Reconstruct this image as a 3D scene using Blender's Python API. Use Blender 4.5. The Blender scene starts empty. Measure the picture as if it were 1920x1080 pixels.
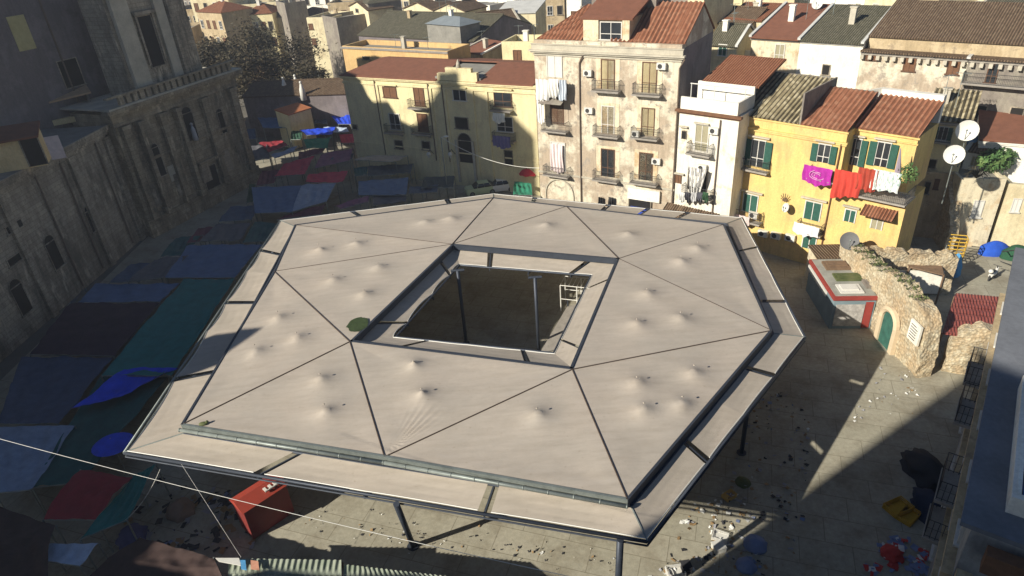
import bpy, math, random
from mathutils import Vector, Matrix
random.seed(7)
S = bpy.context.scene
# ------------------------------------------------------------------ camera, light, exposure
HC = 30.0; FOC = 1253.0; PITCH = math.radians(29.68); ROLL = math.radians(-4.22)
Fw = Vector((0, math.cos(PITCH), -math.sin(PITCH))); R0 = Vector((1, 0, 0)); U0 = R0.cross(Fw)
Rr = R0*math.cos(ROLL) + U0*math.sin(ROLL); Uu = -R0*math.sin(ROLL) + U0*math.cos(ROLL)
cd = bpy.data.cameras.new('camera'); cam = bpy.data.objects.new('camera', cd); S.collection.objects.link(cam)
cam.matrix_world = Matrix(((Rr.x, Uu.x, -Fw.x, 0), (Rr.y, Uu.y, -Fw.y, 0), (Rr.z, Uu.z, -Fw.z, HC), (0, 0, 0, 1)))
cd.sensor_width = 36; cd.lens = 36*FOC/1920; cd.clip_end = 3000; cd.clip_start = 0.2
S.camera = cam
SAZ = math.radians(58.5); SEL = math.radians(29)
SL = Vector((math.sin(SAZ)*math.cos(SEL), math.cos(SAZ)*math.cos(SEL), -math.sin(SEL)))   # way the light travels
w = bpy.data.worlds.new('World'); S.world = w; w.use_nodes = True
nt = w.node_tree; bg = nt.nodes['Background']; sk = nt.nodes.new('ShaderNodeTexSky'); sk.sky_type = 'NISHITA'
sk.sun_disc = False; sk.sun_elevation = SEL; sk.sun_rotation = math.atan2(-SL.x, -SL.y); sk.air_density = .9; sk.dust_density = .3; sk.ozone_density = 3
nt.links.new(sk.outputs[0], bg.inputs[0]); bg.inputs[1].default_value = 0.05
sd = bpy.data.lights.new('sun', 'SUN'); so = bpy.data.objects.new('sun', sd); S.collection.objects.link(so)
sd.energy = 5.0; sd.angle = math.radians(0.6); sd.color = (1.0, 0.93, 0.80)
so.rotation_euler = SL.to_track_quat('-Z', 'Y').to_euler(); so.location = (-60, -40, 80)
S.view_settings.view_transform = 'Standard'; S.view_settings.look = 'None'; S.view_settings.exposure = 0.52; S.view_settings.gamma = 1
S.render.engine = 'CYCLES'

# ------------------------------------------------------------------ helpers: picture to world
def ray(x, y): return Fw + Rr*((x-960)/FOC) - Uu*((y-540)/FOC)
def at(x, y, z):
    d = ray(x, y); t = (z-HC)/d.z; return Vector((d.x*t, d.y*t, z))
class Fr:
    """a vertical frame: origin o, u along the wall, n out of the wall"""
    def __init__(s, o, az):
        s.o = Vector((o[0], o[1], 0)); s.az = az; s.u = Vector((math.cos(az), math.sin(az), 0)); s.n = Vector((math.sin(az), -math.cos(az), 0))
    def P(s, a, n, z): return s.o + s.u*a + s.n*n + Vector((0, 0, z))
    def px(s, x, y, off=0.0):
        d = ray(x, y); c = Vector((0, 0, HC)); o = s.o + s.n*off
        t = (o-c).dot(s.n)/d.dot(s.n); p = c+d*t; return (p-s.o).dot(s.u), p.z
    def cast(s, p, off=0.0):                       # where the ray from p towards the sun meets this plane
        o = s.o+s.n*off; t = (o-p).dot(s.n)/(-SL).dot(s.n); q = p-SL*t; return (q-s.o).dot(s.u), q.z
    def size(s, x, y, w, h, off=0.0):
        a = s.px(x-w/2, y, off); b = s.px(x+w/2, y, off); c = s.px(x, y-h/2, off); d = s.px(x, y+h/2, off); m = s.px(x, y, off)
        return m[0], m[1], abs(b[0]-a[0]), abs(c[1]-d[1])
    def sub(s, a, n): return Fr(s.P(a, n, 0), s.az)
def fr_px(L, R, z):
    a = at(*L, z); b = at(*R, z); f = Fr(a, math.atan2(b.y-a.y, b.x-a.x)); f.L = (b-a).length; return f

# ------------------------------------------------------------------ materials
def nodes(name):
    m = bpy.data.materials.new(name); m.use_nodes = True; n = m.node_tree.nodes; return m, n, m.node_tree.links, n['Principled BSDF']
MC = {}
def hexc(c): return (c[0], c[1], c[2], 1)
def noise(n, l, vec, scale, det=4, rough=.6):
    t = n.new('ShaderNodeTexNoise'); t.inputs['Scale'].default_value = scale; t.inputs['Detail'].default_value = det; t.inputs['Roughness'].default_value = rough
    l.new(vec, t.inputs['Vector']); return t.outputs['Fac']
def ramp(n, l, fac, stops):
    r = n.new('ShaderNodeValToRGB'); l.new(fac, r.inputs[0]); e = r.color_ramp.elements
    e[0].position = stops[0][0]; e[0].color = hexc(stops[0][1]); e[1].position = stops[-1][0]; e[1].color = hexc(stops[-1][1])
    for p, c in stops[1:-1]: q = e.new(p); q.color = hexc(c)
    return r.outputs[0]
def mixc(n, l, f, a, b, mode='MIX'):
    m = n.new('ShaderNodeMix'); m.data_type = 'RGBA'; m.blend_type = mode
    for k, v in ((0, f), (6, a), (7, b)):
        if isinstance(v, (tuple, list)): m.inputs[k].default_value = hexc(v)
        elif isinstance(v, (int, float)): m.inputs[k].default_value = v
        else: l.new(v, m.inputs[k])
    return m.outputs[2]
def math_(n, l, op, a, b=0.0):
    m = n.new('ShaderNodeMath'); m.operation = op
    for k, v in ((0, a), (1, b)):
        if isinstance(v, (int, float)): m.inputs[k].default_value = v
        else: l.new(v, m.inputs[k])
    return m.outputs[0]
def bump(n, l, b, h, st, dist=.05):
    x = n.new('ShaderNodeBump'); x.inputs['Strength'].default_value = st; x.inputs['Distance'].default_value = dist
    l.new(h, x.inputs['Height']); l.new(x.outputs[0], b.inputs['Normal'])
def plain(name, c, var=.25, scale=1.2, rough=.85, bmp=.15, metal=0.0, spec=.3):
    """base colour with soft blotches and fine grain"""
    if name in MC: return MC[name]
    m, n, l, b = nodes(name); g = n.new('ShaderNodeNewGeometry'); v = g.outputs['Position']
    a = noise(n, l, v, scale); f = noise(n, l, v, scale*9)
    lo = tuple(x*(1-var) for x in c); hi = tuple(min(1, x*(1+var*.6)) for x in c)
    c1 = ramp(n, l, a, [(.3, lo), (.7, hi)]); c2 = mixc(n, l, .35, c1, ramp(n, l, f, [(.3, lo), (.7, hi)]))
    l.new(c2, b.inputs['Base Color']); b.inputs['Roughness'].default_value = rough; b.inputs['Metallic'].default_value = metal
    b.inputs['Specular IOR Level'].default_value = spec
    if bmp: bump(n, l, b, f, bmp, .03)
    MC[name] = m; return m
def stucco(name, c, c2, c3=None, amount=.5, scale=.35, streak=.5):
    """rendered wall: c with patches of c2 where the coat has come off, c3 speckles, rain streaks"""
    if name in MC: return MC[name]
    m, n, l, b = nodes(name); g = n.new('ShaderNodeNewGeometry'); v = g.outputs['Position']
    mp = n.new('ShaderNodeMapping'); l.new(v, mp.inputs[0]); mp.inputs['Scale'].default_value = (1, 1, .16)
    a = noise(n, l, v, scale, 9, .68); s = noise(n, l, mp.outputs[0], 2.2, 6, .7); f = noise(n, l, v, 7, 5)
    e = 1-amount
    k = ramp(n, l, a, [(e-.06, (0, 0, 0)), (e+.03, (1, 1, 1))])
    col = mixc(n, l, k, c, c2)
    if c3:
        a2 = noise(n, l, v, scale*3.1, 8, .72); k3 = ramp(n, l, a2, [(.55, (0, 0, 0)), (.62, (1, 1, 1))]); col = mixc(n, l, k3, col, c3)
    ks = ramp(n, l, s, [(.45, (1, 1, 1)), (.8, (1-streak,)*3)]); col = mixc(n, l, 1.0, col, ks, 'MULTIPLY')
    kf = ramp(n, l, f, [(.2, (.82, .82, .82)), (.8, (1.1, 1.1, 1.1))]); col = mixc(n, l, 1.0, col, kf, 'MULTIPLY')
    l.new(col, b.inputs['Base Color']); b.inputs['Roughness'].default_value = .92; b.inputs['Specular IOR Level'].default_value = .15
    bump(n, l, b, a, .4, .08); MC[name] = m; return m
def tiles(name, c, c2, c3, pu=.24, pv=.42, bmp=.8, contrast=.55):
    """pantiles laid in UV metres: rows of barrels down the slope, each tile with its own tone"""
    if name in MC: return MC[name]
    m, n, l, b = nodes(name); uv = n.new('ShaderNodeUVMap'); sp = n.new('ShaderNodeSeparateXYZ'); l.new(uv.outputs[0], sp.inputs[0])
    u = math_(n, l, 'DIVIDE', sp.outputs[0], pu); vv = math_(n, l, 'DIVIDE', sp.outputs[1], pv)
    fu = math_(n, l, 'FLOOR', u); fv = math_(n, l, 'FLOOR', vv); cb = n.new('ShaderNodeCombineXYZ'); l.new(fu, cb.inputs[0]); l.new(fv, cb.inputs[1])
    wn = n.new('ShaderNodeTexWhiteNoise'); wn.noise_dimensions = '2D'; l.new(cb.outputs[0], wn.inputs[0])
    g = n.new('ShaderNodeNewGeometry'); big = noise(n, l, g.outputs['Position'], .8, 5)
    col = ramp(n, l, wn.outputs['Value'], [(0, c), (.55, c2), (1, c3)]); col = mixc(n, l, big, col, c2)
    w = math_(n, l, 'SINE', math_(n, l, 'MULTIPLY', u, 6.2832)); h = math_(n, l, 'MULTIPLY', w, .5)
    dark = ramp(n, l, w, [(0, (1-contrast,)*3), (.5, (1, 1, 1))]); col = mixc(n, l, 1, col, dark, 'MULTIPLY')
    l.new(col, b.inputs['Base Color']); b.inputs['Roughness'].default_value = .9; b.inputs['Specular IOR Level'].default_value = .15
    fr = math_(n, l, 'FRACT', vv); hh = math_(n, l, 'ADD', h, math_(n, l, 'MULTIPLY', fr, .5)); bump(n, l, b, hh, bmp, .08); MC[name] = m; return m
def corr(name, c, c2, p=.18, metal=.3, rough=.5):
    if name in MC: return MC[name]
    m, n, l, b = nodes(name); uv = n.new('ShaderNodeUVMap'); sp = n.new('ShaderNodeSeparateXYZ'); l.new(uv.outputs[0], sp.inputs[0])
    w = math_(n, l, 'SINE', math_(n, l, 'MULTIPLY', sp.outputs[0], 6.2832/p)); g = n.new('ShaderNodeNewGeometry')
    a = noise(n, l, g.outputs['Position'], 1.1, 7, .7); l.new(ramp(n, l, a, [(.35, c), (.65, c2)]), b.inputs['Base Color'])
    b.inputs['Roughness'].default_value = rough; b.inputs['Metallic'].default_value = metal; bump(n, l, b, w, .7, .04); MC[name] = m; return m
def stone(name, c, c2, c3, sx=1.3, sy=.45, stain=.7):
    """ashlar with joints, dark run-off stains"""
    if name in MC: return MC[name]
    m, n, l, b = nodes(name); uv = n.new('ShaderNodeUVMap'); br = n.new('ShaderNodeTexBrick'); l.new(uv.outputs[0], br.inputs[0])
    br.inputs['Scale'].default_value = 1; br.inputs['Brick Width'].default_value = sx; br.inputs['Row Height'].default_value = sy; br.inputs['Mortar Size'].default_value = .018
    br.inputs['Color1'].default_value = hexc(c); br.inputs['Color2'].default_value = hexc(c2); br.inputs['Mortar'].default_value = hexc(tuple(x*.5 for x in c))
    g = n.new('ShaderNodeNewGeometry'); v = g.outputs['Position']; mp = n.new('ShaderNodeMapping'); l.new(v, mp.inputs[0]); mp.inputs['Scale'].default_value = (1, 1, .3)
    a = noise(n, l, mp.outputs[0], .6, 9, .72); k = ramp(n, l, a, [(.42, (0, 0, 0)), (.62, (stain,)*3)]); col = mixc(n, l, k, br.outputs[0], c3)
    p2 = noise(n, l, mp.outputs[0], 1.1, 7, .7); col = mixc(n, l, ramp(n, l, p2, [(.56, (0, 0, 0)), (.66, (.75, .75, .75))]), col, tuple(min(1, x*1.5) for x in c))
    f = noise(n, l, v, 5, 6, .7); col = mixc(n, l, 1, col, ramp(n, l, f, [(.2, (.6, .6, .6)), (.8, (1.25, 1.22, 1.15))]), 'MULTIPLY')
    l.new(col, b.inputs['Base Color']); b.inputs['Roughness'].default_value = .95; bump(n, l, b, f, .6, .08); MC[name] = m; return m
def rubble():
    if 'rubble' in MC: return MC['rubble']
    m, n, l, b = nodes('rubble'); g = n.new('ShaderNodeNewGeometry'); v = g.outputs['Position']
    vo = n.new('ShaderNodeTexVoronoi'); vo.inputs['Scale'].default_value = 5.5; l.new(v, vo.inputs[0])
    a = noise(n, l, v, .7, 8, .7); a2 = noise(n, l, v, 4, 7, .7)
    col = ramp(n, l, vo.outputs['Color'], [(0, (.47, .38, .24)), (.5, (.6, .51, .35)), (1, (.72, .65, .48))])
    col = mixc(n, l, ramp(n, l, a, [(.45, (0, 0, 0)), (.6, (.5, .5, .5))]), col, (.5, .33, .17))
    dk = ramp(n, l, vo.outputs['Distance'], [(.3, (1, 1, 1)), (.75, (.7, .7, .7))]); col = mixc(n, l, 1, col, dk, 'MULTIPLY')
    col = mixc(n, l, 1, col, ramp(n, l, a2, [(.25, (.6, .6, .6)), (.75, (1.2, 1.2, 1.2))]), 'MULTIPLY')
    l.new(col, b.inputs['Base Color']); b.inputs['Roughness'].default_value = .95
    bump(n, l, b, math_(n, l, 'ADD', vo.outputs['Distance'], a2), .6, .1); MC['rubble'] = m; return m
def paving():
    m, n, l, b = nodes('paving'); g = n.new('ShaderNodeNewGeometry'); v = g.outputs['Position']
    mp = n.new('ShaderNodeMapping'); l.new(v, mp.inputs[0]); mp.inputs['Rotation'].default_value = (0, 0, .35)
    br = n.new('ShaderNodeTexBrick'); l.new(mp.outputs[0], br.inputs[0]); br.inputs['Scale'].default_value = 1
    br.inputs['Brick Width'].default_value = 2.6; br.inputs['Row Height'].default_value = 1.7; br.inputs['Mortar Size'].default_value = .03; br.inputs['Mortar Smooth'].default_value = .8
    br.inputs['Color1'].default_value = (.35, .33, .255, 1); br.inputs['Color2'].default_value = (.39, .365, .285, 1); br.inputs['Mortar'].default_value = (.2, .18, .13, 1)
    a = noise(n, l, v, .35, 9, .7); f = noise(n, l, v, 3.5, 8, .75)
    col = mixc(n, l, ramp(n, l, a, [(.45, (0, 0, 0)), (.68, (.8, .8, .8))]), br.outputs[0], (.215, .185, .13))
    col = mixc(n, l, 1, col, ramp(n, l, f, [(.25, (.72, .72, .72)), (.75, (1.2, 1.2, 1.2))]), 'MULTIPLY')
    l.new(col, b.inputs['Base Color']); b.inputs['Roughness'].default_value = .9; bump(n, l, b, f, .3, .05); return m
def canvas(name, c, c2):
    m, n, l, b = nodes(name); g = n.new('ShaderNodeNewGeometry'); v = g.outputs['Position']
    a = noise(n, l, v, .22, 6, .65); f = noise(n, l, v, 2.2, 6, .7); r = noise(n, l, v, .9, 9, .8)
    col = ramp(n, l, a, [(.35, c2), (.62, c)]); col = mixc(n, l, ramp(n, l, r, [(.64, (0, 0, 0)), (.78, (.45, .45, .45))]), col, (.36, .25, .13))
    col = mixc(n, l, 1, col, ramp(n, l, f, [(.25, (.94, .94, .94)), (.75, (1.04, 1.04, 1.04))]), 'MULTIPLY')
    mp = n.new('ShaderNodeMapping'); l.new(v, mp.inputs[0]); mp.inputs['Rotation'].default_value = (0, 0, .6); mp.inputs['Scale'].default_value = (.25, 1.6, 1); sk_ = noise(n, l, mp.outputs[0], 1.6, 7, .75)
    col = mixc(n, l, 1, col, ramp(n, l, sk_, [(.3, (.88, .87, .85)), (.6, (1.02, 1.02, 1.02))]), 'MULTIPLY'); sp_ = noise(n, l, v, 6.5, 3, .5); col = mixc(n, l, 1, col, ramp(n, l, sp_, [(.26, (.8, .78, .74)), (.33, (1, 1, 1))]), 'MULTIPLY')
    l.new(col, b.inputs['Base Color']); b.inputs['Roughness'].default_value = .62; b.inputs['Specular IOR Level'].default_value = .35; MC[name] = m; return m
def stripes(name, c, c2, p=.3, axis=0):
    m, n, l, b = nodes(name); uv = n.new('ShaderNodeUVMap'); sp = n.new('ShaderNodeSeparateXYZ'); l.new(uv.outputs[0], sp.inputs[0])
    w = math_(n, l, 'SINE', math_(n, l, 'MULTIPLY', sp.outputs[axis], 6.2832/p)); l.new(ramp(n, l, w, [(.45, c), (.55, c2)]), b.inputs['Base Color'])
    b.inputs['Roughness'].default_value = .9; MC[name] = m; return m
def foliage(name, c, c2, c3):
    m, n, l, b = nodes(name); g = n.new('ShaderNodeNewGeometry'); v = g.outputs['Position']; a = noise(n, l, v, 1.3, 4); ri = n.new('ShaderNodeTexWhiteNoise')
    l.new(v, ri.inputs[0]); col = ramp(n, l, a, [(.3, c), (.5, c2), (.75, c3)]); l.new(col, b.inputs['Base Color']); b.inputs['Roughness'].default_value = .8; MC[name] = m; return m
CANVAS = canvas('canvas', (.47, .41, .345), (.425, .38, .325)); CANVAS2 = canvas('canvas_fringe', (.445, .39, .325), (.40, .355, .295))
STEEL = plain('painted_steel', (.055, .065, .085), .2, 2, .5, .05, .3); GALV = plain('galvanised_gutter', (.24, .27, .255), .35, 1.5, .5, .1, .4)
SEAM = plain('seam_cord', (.075, .055, .045), .2, 3, .8, 0)
GLASS = plain('window_glass', (.03, .035, .04), .5, .8, .15, 0, 0, .6); DARK = plain('dark_opening', (.02, .018, .016), .3, 2, .9, 0)
WFR = plain('white_frame', (.62, .60, .55), .12, 3); BRN = plain('brown_shutter', (.17, .085, .045), .3, 4); GRN = plain('green_shutter', (.03, .10, .075), .3, 4)
BRNF = plain('brown_frame', (.14, .075, .045), .25, 4); BLIND = plain('cream_blind', (.62, .52, .30), .12, 3); GREYP = plain('grey_blind', (.33, .30, .2), .15, 3)
SLAB = plain('balcony_slab', (.36, .33, .29), .3, 2); IRON = plain('iron_railing', (.05, .05, .05), .2, 4, .6); PIPE = plain('drain_pipe', (.17, .13, .1), .2, 3)
ACW = plain('white_casing', (.66, .65, .6), .08, 3, .5, 0); WOOD = plain('weathered_wood', (.2, .13, .08), .35, 3)
TR = tiles('red_roof_tiles', (.25, .10, .055), (.32, .135, .075), (.40, .2, .12)); TB = tiles('mossy_roof_tiles', (.12, .10, .06), (.42, .35, .2), (.78, .70, .48), .26, .5, .9, .6)
TBG = tiles('mossy_barrel_tiles', (.13, .11, .07), (.36, .30, .18), (.72, .64, .44), .4, .36, 0, .8); TRG = tiles('red_barrel_tiles', (.27, .115, .065), (.35, .15, .085), (.44, .24, .15), .4, .4, 0, .45)
TBR = tiles('brown_roof_tiles', (.12, .085, .055), (.19, .13, .085), (.27, .2, .13)); TG = tiles('grey_roof_tiles', (.10, .095, .065), (.155, .145, .10), (.22, .2, .145))
TRF = plain('red_roof_sheet', (.21, .09, .055), .25, 1.5, .85, .2)
FLW = plain('white_terrace', (.55, .55, .52), .2, .8); FLG = plain('grey_terrace', (.26, .25, .22), .35, .7)
PEEL = stucco('peeling_stucco', (.46, .375, .28), (.70, .64, .50), (.37, .32, .26), .47, .3, .4)
PEEL2 = stucco('peeling_pale_stucco', (.72, .64, .46), (.60, .44, .26), (.5, .42, .3), .42, .4, .4)
YEL = stucco('yellow_paint', (.74, .54, .205), (.67, .47, .20), None, .45, .3, .3); YELP = stucco('pale_yellow_paint', (.76, .67, .40), (.70, .60, .36), None, .45, .4, .22)
CRM = stucco('cream_paint', (.72, .64, .42), (.62, .53, .34), None, .45, .4, .3); WHT = stucco('white_paint', (.86, .83, .74), (.78, .74, .64), None, .45, .5, .15)
ORG = stucco('orange_paint', (.64, .44, .2), (.56, .38, .18), None, .45, .4, .25); BEI = stucco('beige_paint', (.55, .44, .28), (.46, .36, .22), (.38, .3, .2), .5, .5, .35)
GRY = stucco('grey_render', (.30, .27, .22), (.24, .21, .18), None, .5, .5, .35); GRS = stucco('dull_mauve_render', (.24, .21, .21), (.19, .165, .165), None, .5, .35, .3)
STN = stone('church_stone', (.46, .39, .28), (.36, .30, .21), (.10, .088, .07)); STN2 = stone('convent_stone', (.48, .42, .33), (.38, .33, .26), (.11, .10, .08), 1.1, .4, .8)
STNL = plain('pale_limestone', (.50, .46, .37), .3, .8); RUB = rubble(); LEAF = foliage('leaves', (.025, .025, .012), (.055, .045, .02), (.11, .075, .035)); MOSS = foliage('moss', (.05, .07, .02), (.09, .11, .035), (.14, .14, .06))
def cl(name, c, var=.18): return plain('cloth_'+name, c, var, 1.5, .9, .1)
RED = cl('red', (.55, .06, .04)); 

# ------------------------------------------------------------------ mesh building
COL = S.collection
class MB:
    def __init__(s): s.v = []; s.f = []; s.m = []; s.sm = []; s.uvn = None
    def add(s, vs, fs, mi=0, smooth=False):
        k = len(s.v); s.v += [Vector(v) for v in vs]
        for f in fs: s.f.append([i+k for i in f]); s.m.append(mi); s.sm.append(smooth)
        return s
    def quad(s, a, b, c, d, mi=0): return s.add([a, b, c, d], [(0, 1, 2, 3)], mi)
    def box(s, fr, a0, a1, n0, n1, z0, z1, mi=0):
        P = fr.P; vs = [P(a0, n0, z0), P(a1, n0, z0), P(a1, n1, z0), P(a0, n1, z0), P(a0, n0, z1), P(a1, n0, z1), P(a1, n1, z1), P(a0, n1, z1)]
        fs = [(0, 3, 2, 1), (4, 5, 6, 7), (0, 1, 5, 4), (1, 2, 6, 5), (2, 3, 7, 6), (3, 0, 4, 7)]
        if (n1-n0)*(a1-a0) < 0: fs = [tuple(reversed(f)) for f in fs]
        # u x n points down, so flip
        return s.add(vs, [tuple(reversed(f)) for f in fs], mi)
    def prism(s, top, depth, mi=0):
        """polygon 'top' extruded by vector depth"""
        n = len(top); top = [Vector(p) for p in top]; bot = [p+Vector(depth) for p in top]
        return s.add(top+bot, [tuple(range(n)), tuple(range(2*n-1, n-1, -1))]+[(i, i+n, (i+1) % n+n, (i+1) % n) for i in range(n)], mi)
    def tube(s, pts, r, k=6, mi=0, cap=True):
        pts = [Vector(p) for p in pts]; rs = r if isinstance(r, (list, tuple)) else [r]*len(pts); b = len(s.v)
        for i, p in enumerate(pts):
            d = (pts[min(i+1, len(pts)-1)]-pts[max(i-1, 0)]).normalized(); x = d.cross(Vector((0, 0, 1)))
            if x.length < .01: x = Vector((1, 0, 0))
            x.normalize(); y = d.cross(x)
            for j in range(k): t = 2*math.pi*j/k; s.v.append(p+(x*math.cos(t)+y*math.sin(t))*rs[i])
        for i in range(len(pts)-1):
            for j in range(k): s.f.append([b+i*k+j, b+i*k+(j+1) % k, b+(i+1)*k+(j+1) % k, b+(i+1)*k+j]); s.m.append(mi); s.sm.append(k > 6)
        if cap:
            s.f.append([b+j for j in range(k)][::-1]); s.m.append(mi); s.sm.append(False)
            s.f.append([b+(len(pts)-1)*k+j for j in range(k)]); s.m.append(mi); s.sm.append(False)
        return s
    def grid(s, fn, nu, nv, mi=0, smooth=True):
        b = len(s.v)
        for j in range(nv+1):
            for i in range(nu+1): s.v.append(Vector(fn(i/nu, j/nv)))
        for j in range(nv):
            for i in range(nu): a = b+j*(nu+1)+i; s.f.append([a, a+1, a+nu+2, a+nu+1]); s.m.append(mi); s.sm.append(smooth)
        return s
    def ball(s, c, r, mi=0, nu=10, nv=6, sq=(1, 1, 1)):
        c = Vector(c)
        def fn(u, v):
            t = 2*math.pi*u; p = math.pi*v; return c+Vector((r*sq[0]*math.sin(p)*math.cos(t), r*sq[1]*math.sin(p)*math.sin(t), r*sq[2]*math.cos(p)))
        return s.grid(fn, nu, nv, mi)
    def build(s, name, mats, parent=None, kind=None):
        me = bpy.data.meshes.new(name); off = parent_loc(parent)
        me.from_pydata([tuple(v-off) for v in s.v], [], s.f)
        if not isinstance(mats, (list, tuple)): mats = [mats]
        for m in mats: me.materials.append(m)
        uv = me.uv_layers.new(name='UVMap'); d = uv.data
        for p, mi, sm in zip(me.polygons, s.m, s.sm):
            p.material_index = mi; p.use_smooth = sm; n = s.uvn or p.normal; t = Vector((-n.y, n.x, 0))
            if t.length < .05: t = Vector((1, 0, 0))
            t.normalize(); q = n.cross(t)
            for li in p.loop_indices:
                co = me.vertices[me.loops[li].vertex_index].co+off; d[li].uv = (co.dot(t), co.dot(q))
        me.update(); o = bpy.data.objects.new(name, me); COL.objects.link(o)
        if parent: o.parent = parent
        if kind: o['kind'] = kind
        return o
def parent_loc(p):
    v = Vector((0, 0, 0))
    while p is not None: v += p.location; p = p.parent
    return v
def tag(o, label, cat, group=None, kind=None):
    o['label'] = label; o['category'] = cat
    if group: o['group'] = group
    if kind: o['kind'] = kind
    return o
def thing(name, label, cat, loc, group=None):
    o = bpy.data.objects.new(name, None); COL.objects.link(o); o.location = Vector(loc); o.empty_display_size = .3; return tag(o, label, cat, group)
def solo(name, mb, mats, label, cat, loc=None, group=None):
    """a thing that is one mesh"""
    o = mb.build(name, mats); 
    c = Vector(loc) if loc is not None else sum(mb.v, Vector())/len(mb.v)
    for v in o.data.vertices: v.co -= c
    o.location = c; return tag(o, label, cat, group)
def struct(name, mb, m): return mb.build(name, m, None, 'structure')
def copy_tree(o, delta, label=None):
    c = o.copy(); COL.objects.link(c); c.location = o.location+Vector(delta)
    if label: c['label'] = label
    def rec(src, dst):
        for ch in list(src.children):
            k = ch.copy(); COL.objects.link(k); k.parent = dst; rec(ch, k)
    rec(o, c); return c

# ------------------------------------------------------------------ architectural pieces
def window(par, fr, s, z, w, h, kind='glass', off=0.0, arch=False, sill=True):
    """s,z centre; frame proud of the wall, pane inside"""
    m = MB(); t = min(.09, w*.12); x0, x1, z0, z1 = s-w/2, s+w/2, z-h/2, z+h/2
    fm = {'glass': WFR, 'dark': STN2, 'brown': BRNF, 'green': WFR, 'blind': BRNF, 'white': WFR, 'grey': WFR, 'brownp': BRNF}.get(kind, WFR)
    pm = {'glass': GLASS, 'dark': DARK, 'brown': BRN, 'green': GRN, 'blind': BLIND, 'white': ACW, 'grey': GREYP, 'brownp': GLASS}.get(kind, GLASS)
    B = lambda a, b, c, d, n1=.09: m.box(fr, a, b, off+.0, off+n1, c, d)
    B(x0-t, x0, z0, z1+t); B(x1, x1+t, z0, z1+t); B(x0, x1, z1, z1+t, .088)
    if kind not in ('dark',): B(s-t*.35, s+t*.35, z0, z1, .07)
    if kind in ('glass', 'brownp', 'grey', 'blind') and h > 1.4: B(x0, x1, z0+h*.33-.03, z0+h*.33+.03, .068); 
    if sill: B(x0-t*2.2, x1+t*2.2, z0-.1, z0, .17)
    if arch: m.tube([fr.P(s+math.cos(a)*(w/2+t/2), off+.05, z1+math.sin(a)*(w/2+t/2)) for a in [math.pi*i/10 for i in range(11)]], t*.6, 4)
    f = m.build('window', fm, par)
    p = MB()
    if arch:
        poly = [fr.P(x0, off+.035, z0), fr.P(x1, off+.035, z0)]+[fr.P(s+math.cos(a)*w/2, off+.035, z1+math.sin(a)*w/2) for a in [math.pi*i/10 for i in range(11)]]
        p.add(poly, [tuple(range(len(poly)))])
    else: p.box(fr, x0, x1, off-.02, off+.035, z0, z1)
    p.build('pane', pm, f); return f
def shutters(par, fr, s, z, w, h, mat=None, off=0.0, lw=None, opn=True, left=True, right=True):
    lw = lw or w*.5
    for sd, on in ((-1, left), (1, right)):
        if not on: continue
        m = MB(); a0 = s+sd*(w/2+.05); a1 = a0+sd*lw; lo, hi = min(a0, a1), max(a0, a1)
        m.box(fr, lo, hi, off+.1, off+.15, z-h/2, z+h/2)
        k = int(h/.13)
        for i in range(k): zz = z-h/2+.08+i*(h-.12)/k; m.box(fr, lo+.05, hi-.05, off+.15, off+.165, zz, zz+.055)
        m.build('shutter', mat or GRN, par)
def railing(par, fr, a0, a1, n0, n1, z, h=1.0, step=.13, mat=None, r=.012, name='railing'):
    m = MB(); pts = [(a0, n0), (a0, n1), (a1, n1), (a1, n0)]
    for (p, q), (p2, q2) in zip(pts, pts[1:]):
        L = math.hypot(p2-p, q2-q); k = max(1, int(L/step))
        for zz, rr in ((z+h, .025), (z+.08, .018), (z+h*.55, .012)): m.tube([fr.P(p, q, zz), fr.P(p2, q2, zz)], rr, 4)
        for i in range(k+1): t = i/k; m.tube([fr.P(p+(p2-p)*t, q+(q2-q)*t, z), fr.P(p+(p2-p)*t, q+(q2-q)*t, z+h)], r, 4, 0, False)
    return m.build(name, mat or IRON, par)
def balcony(par, fr, s, z, w, d=.85, h=1.0, mat=None, off=0.0, rail=True):
    m = MB(); m.box(fr, s-w/2, s+w/2, off, off+d, z-.14, z); m.box(fr, s-w/2-.04, s+w/2+.04, off+d-.1, off+d+.05, z-.05, z+.02)
    for k in (-.36, .36): m.prism([fr.P(s+w*k-.06, off, z-.14), fr.P(s+w*k-.06, off+d*.8, z-.14), fr.P(s+w*k-.06, off, z-.55)], fr.u*.12)
    b = m.build('balcony', mat or SLAB, par)
    if rail: railing(b, fr, s-w/2+.05, s+w/2-.05, off+.02, off+d-.04, z, h)
    return b
ACG = 'outdoor units of air conditioners on the house fronts'
def ac(fr, s, z, label, off=0.0, w=.85, h=.58):
    t = thing('air_conditioner', label, 'air conditioner', fr.P(s, off, z-h/2), ACG)
    m = MB(); m.box(fr, s-w/2, s+w/2, off+.06, off+.4, z-h/2, z+h/2); m.build('casing', ACW, t)
    g = MB(); c = fr.P(s-w*.12, off+.41, z); 
    g.add([c+fr.u*math.cos(a)*h*.38+Vector((0, 0, math.sin(a)*h*.38)) for a in [2*math.pi*i/14 for i in range(14)]], [tuple(range(14))]); g.build('fan_grille', IRON, t)
    b = MB(); b.box(fr, s-w*.35, s-w*.3, off, off+.42, z-h/2-.06, z-h/2-.01); b.box(fr, s+w*.3, s+w*.35, off, off+.42, z-h/2-.06, z-h/2-.01); b.build('bracket', IRON, t); return t
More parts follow.
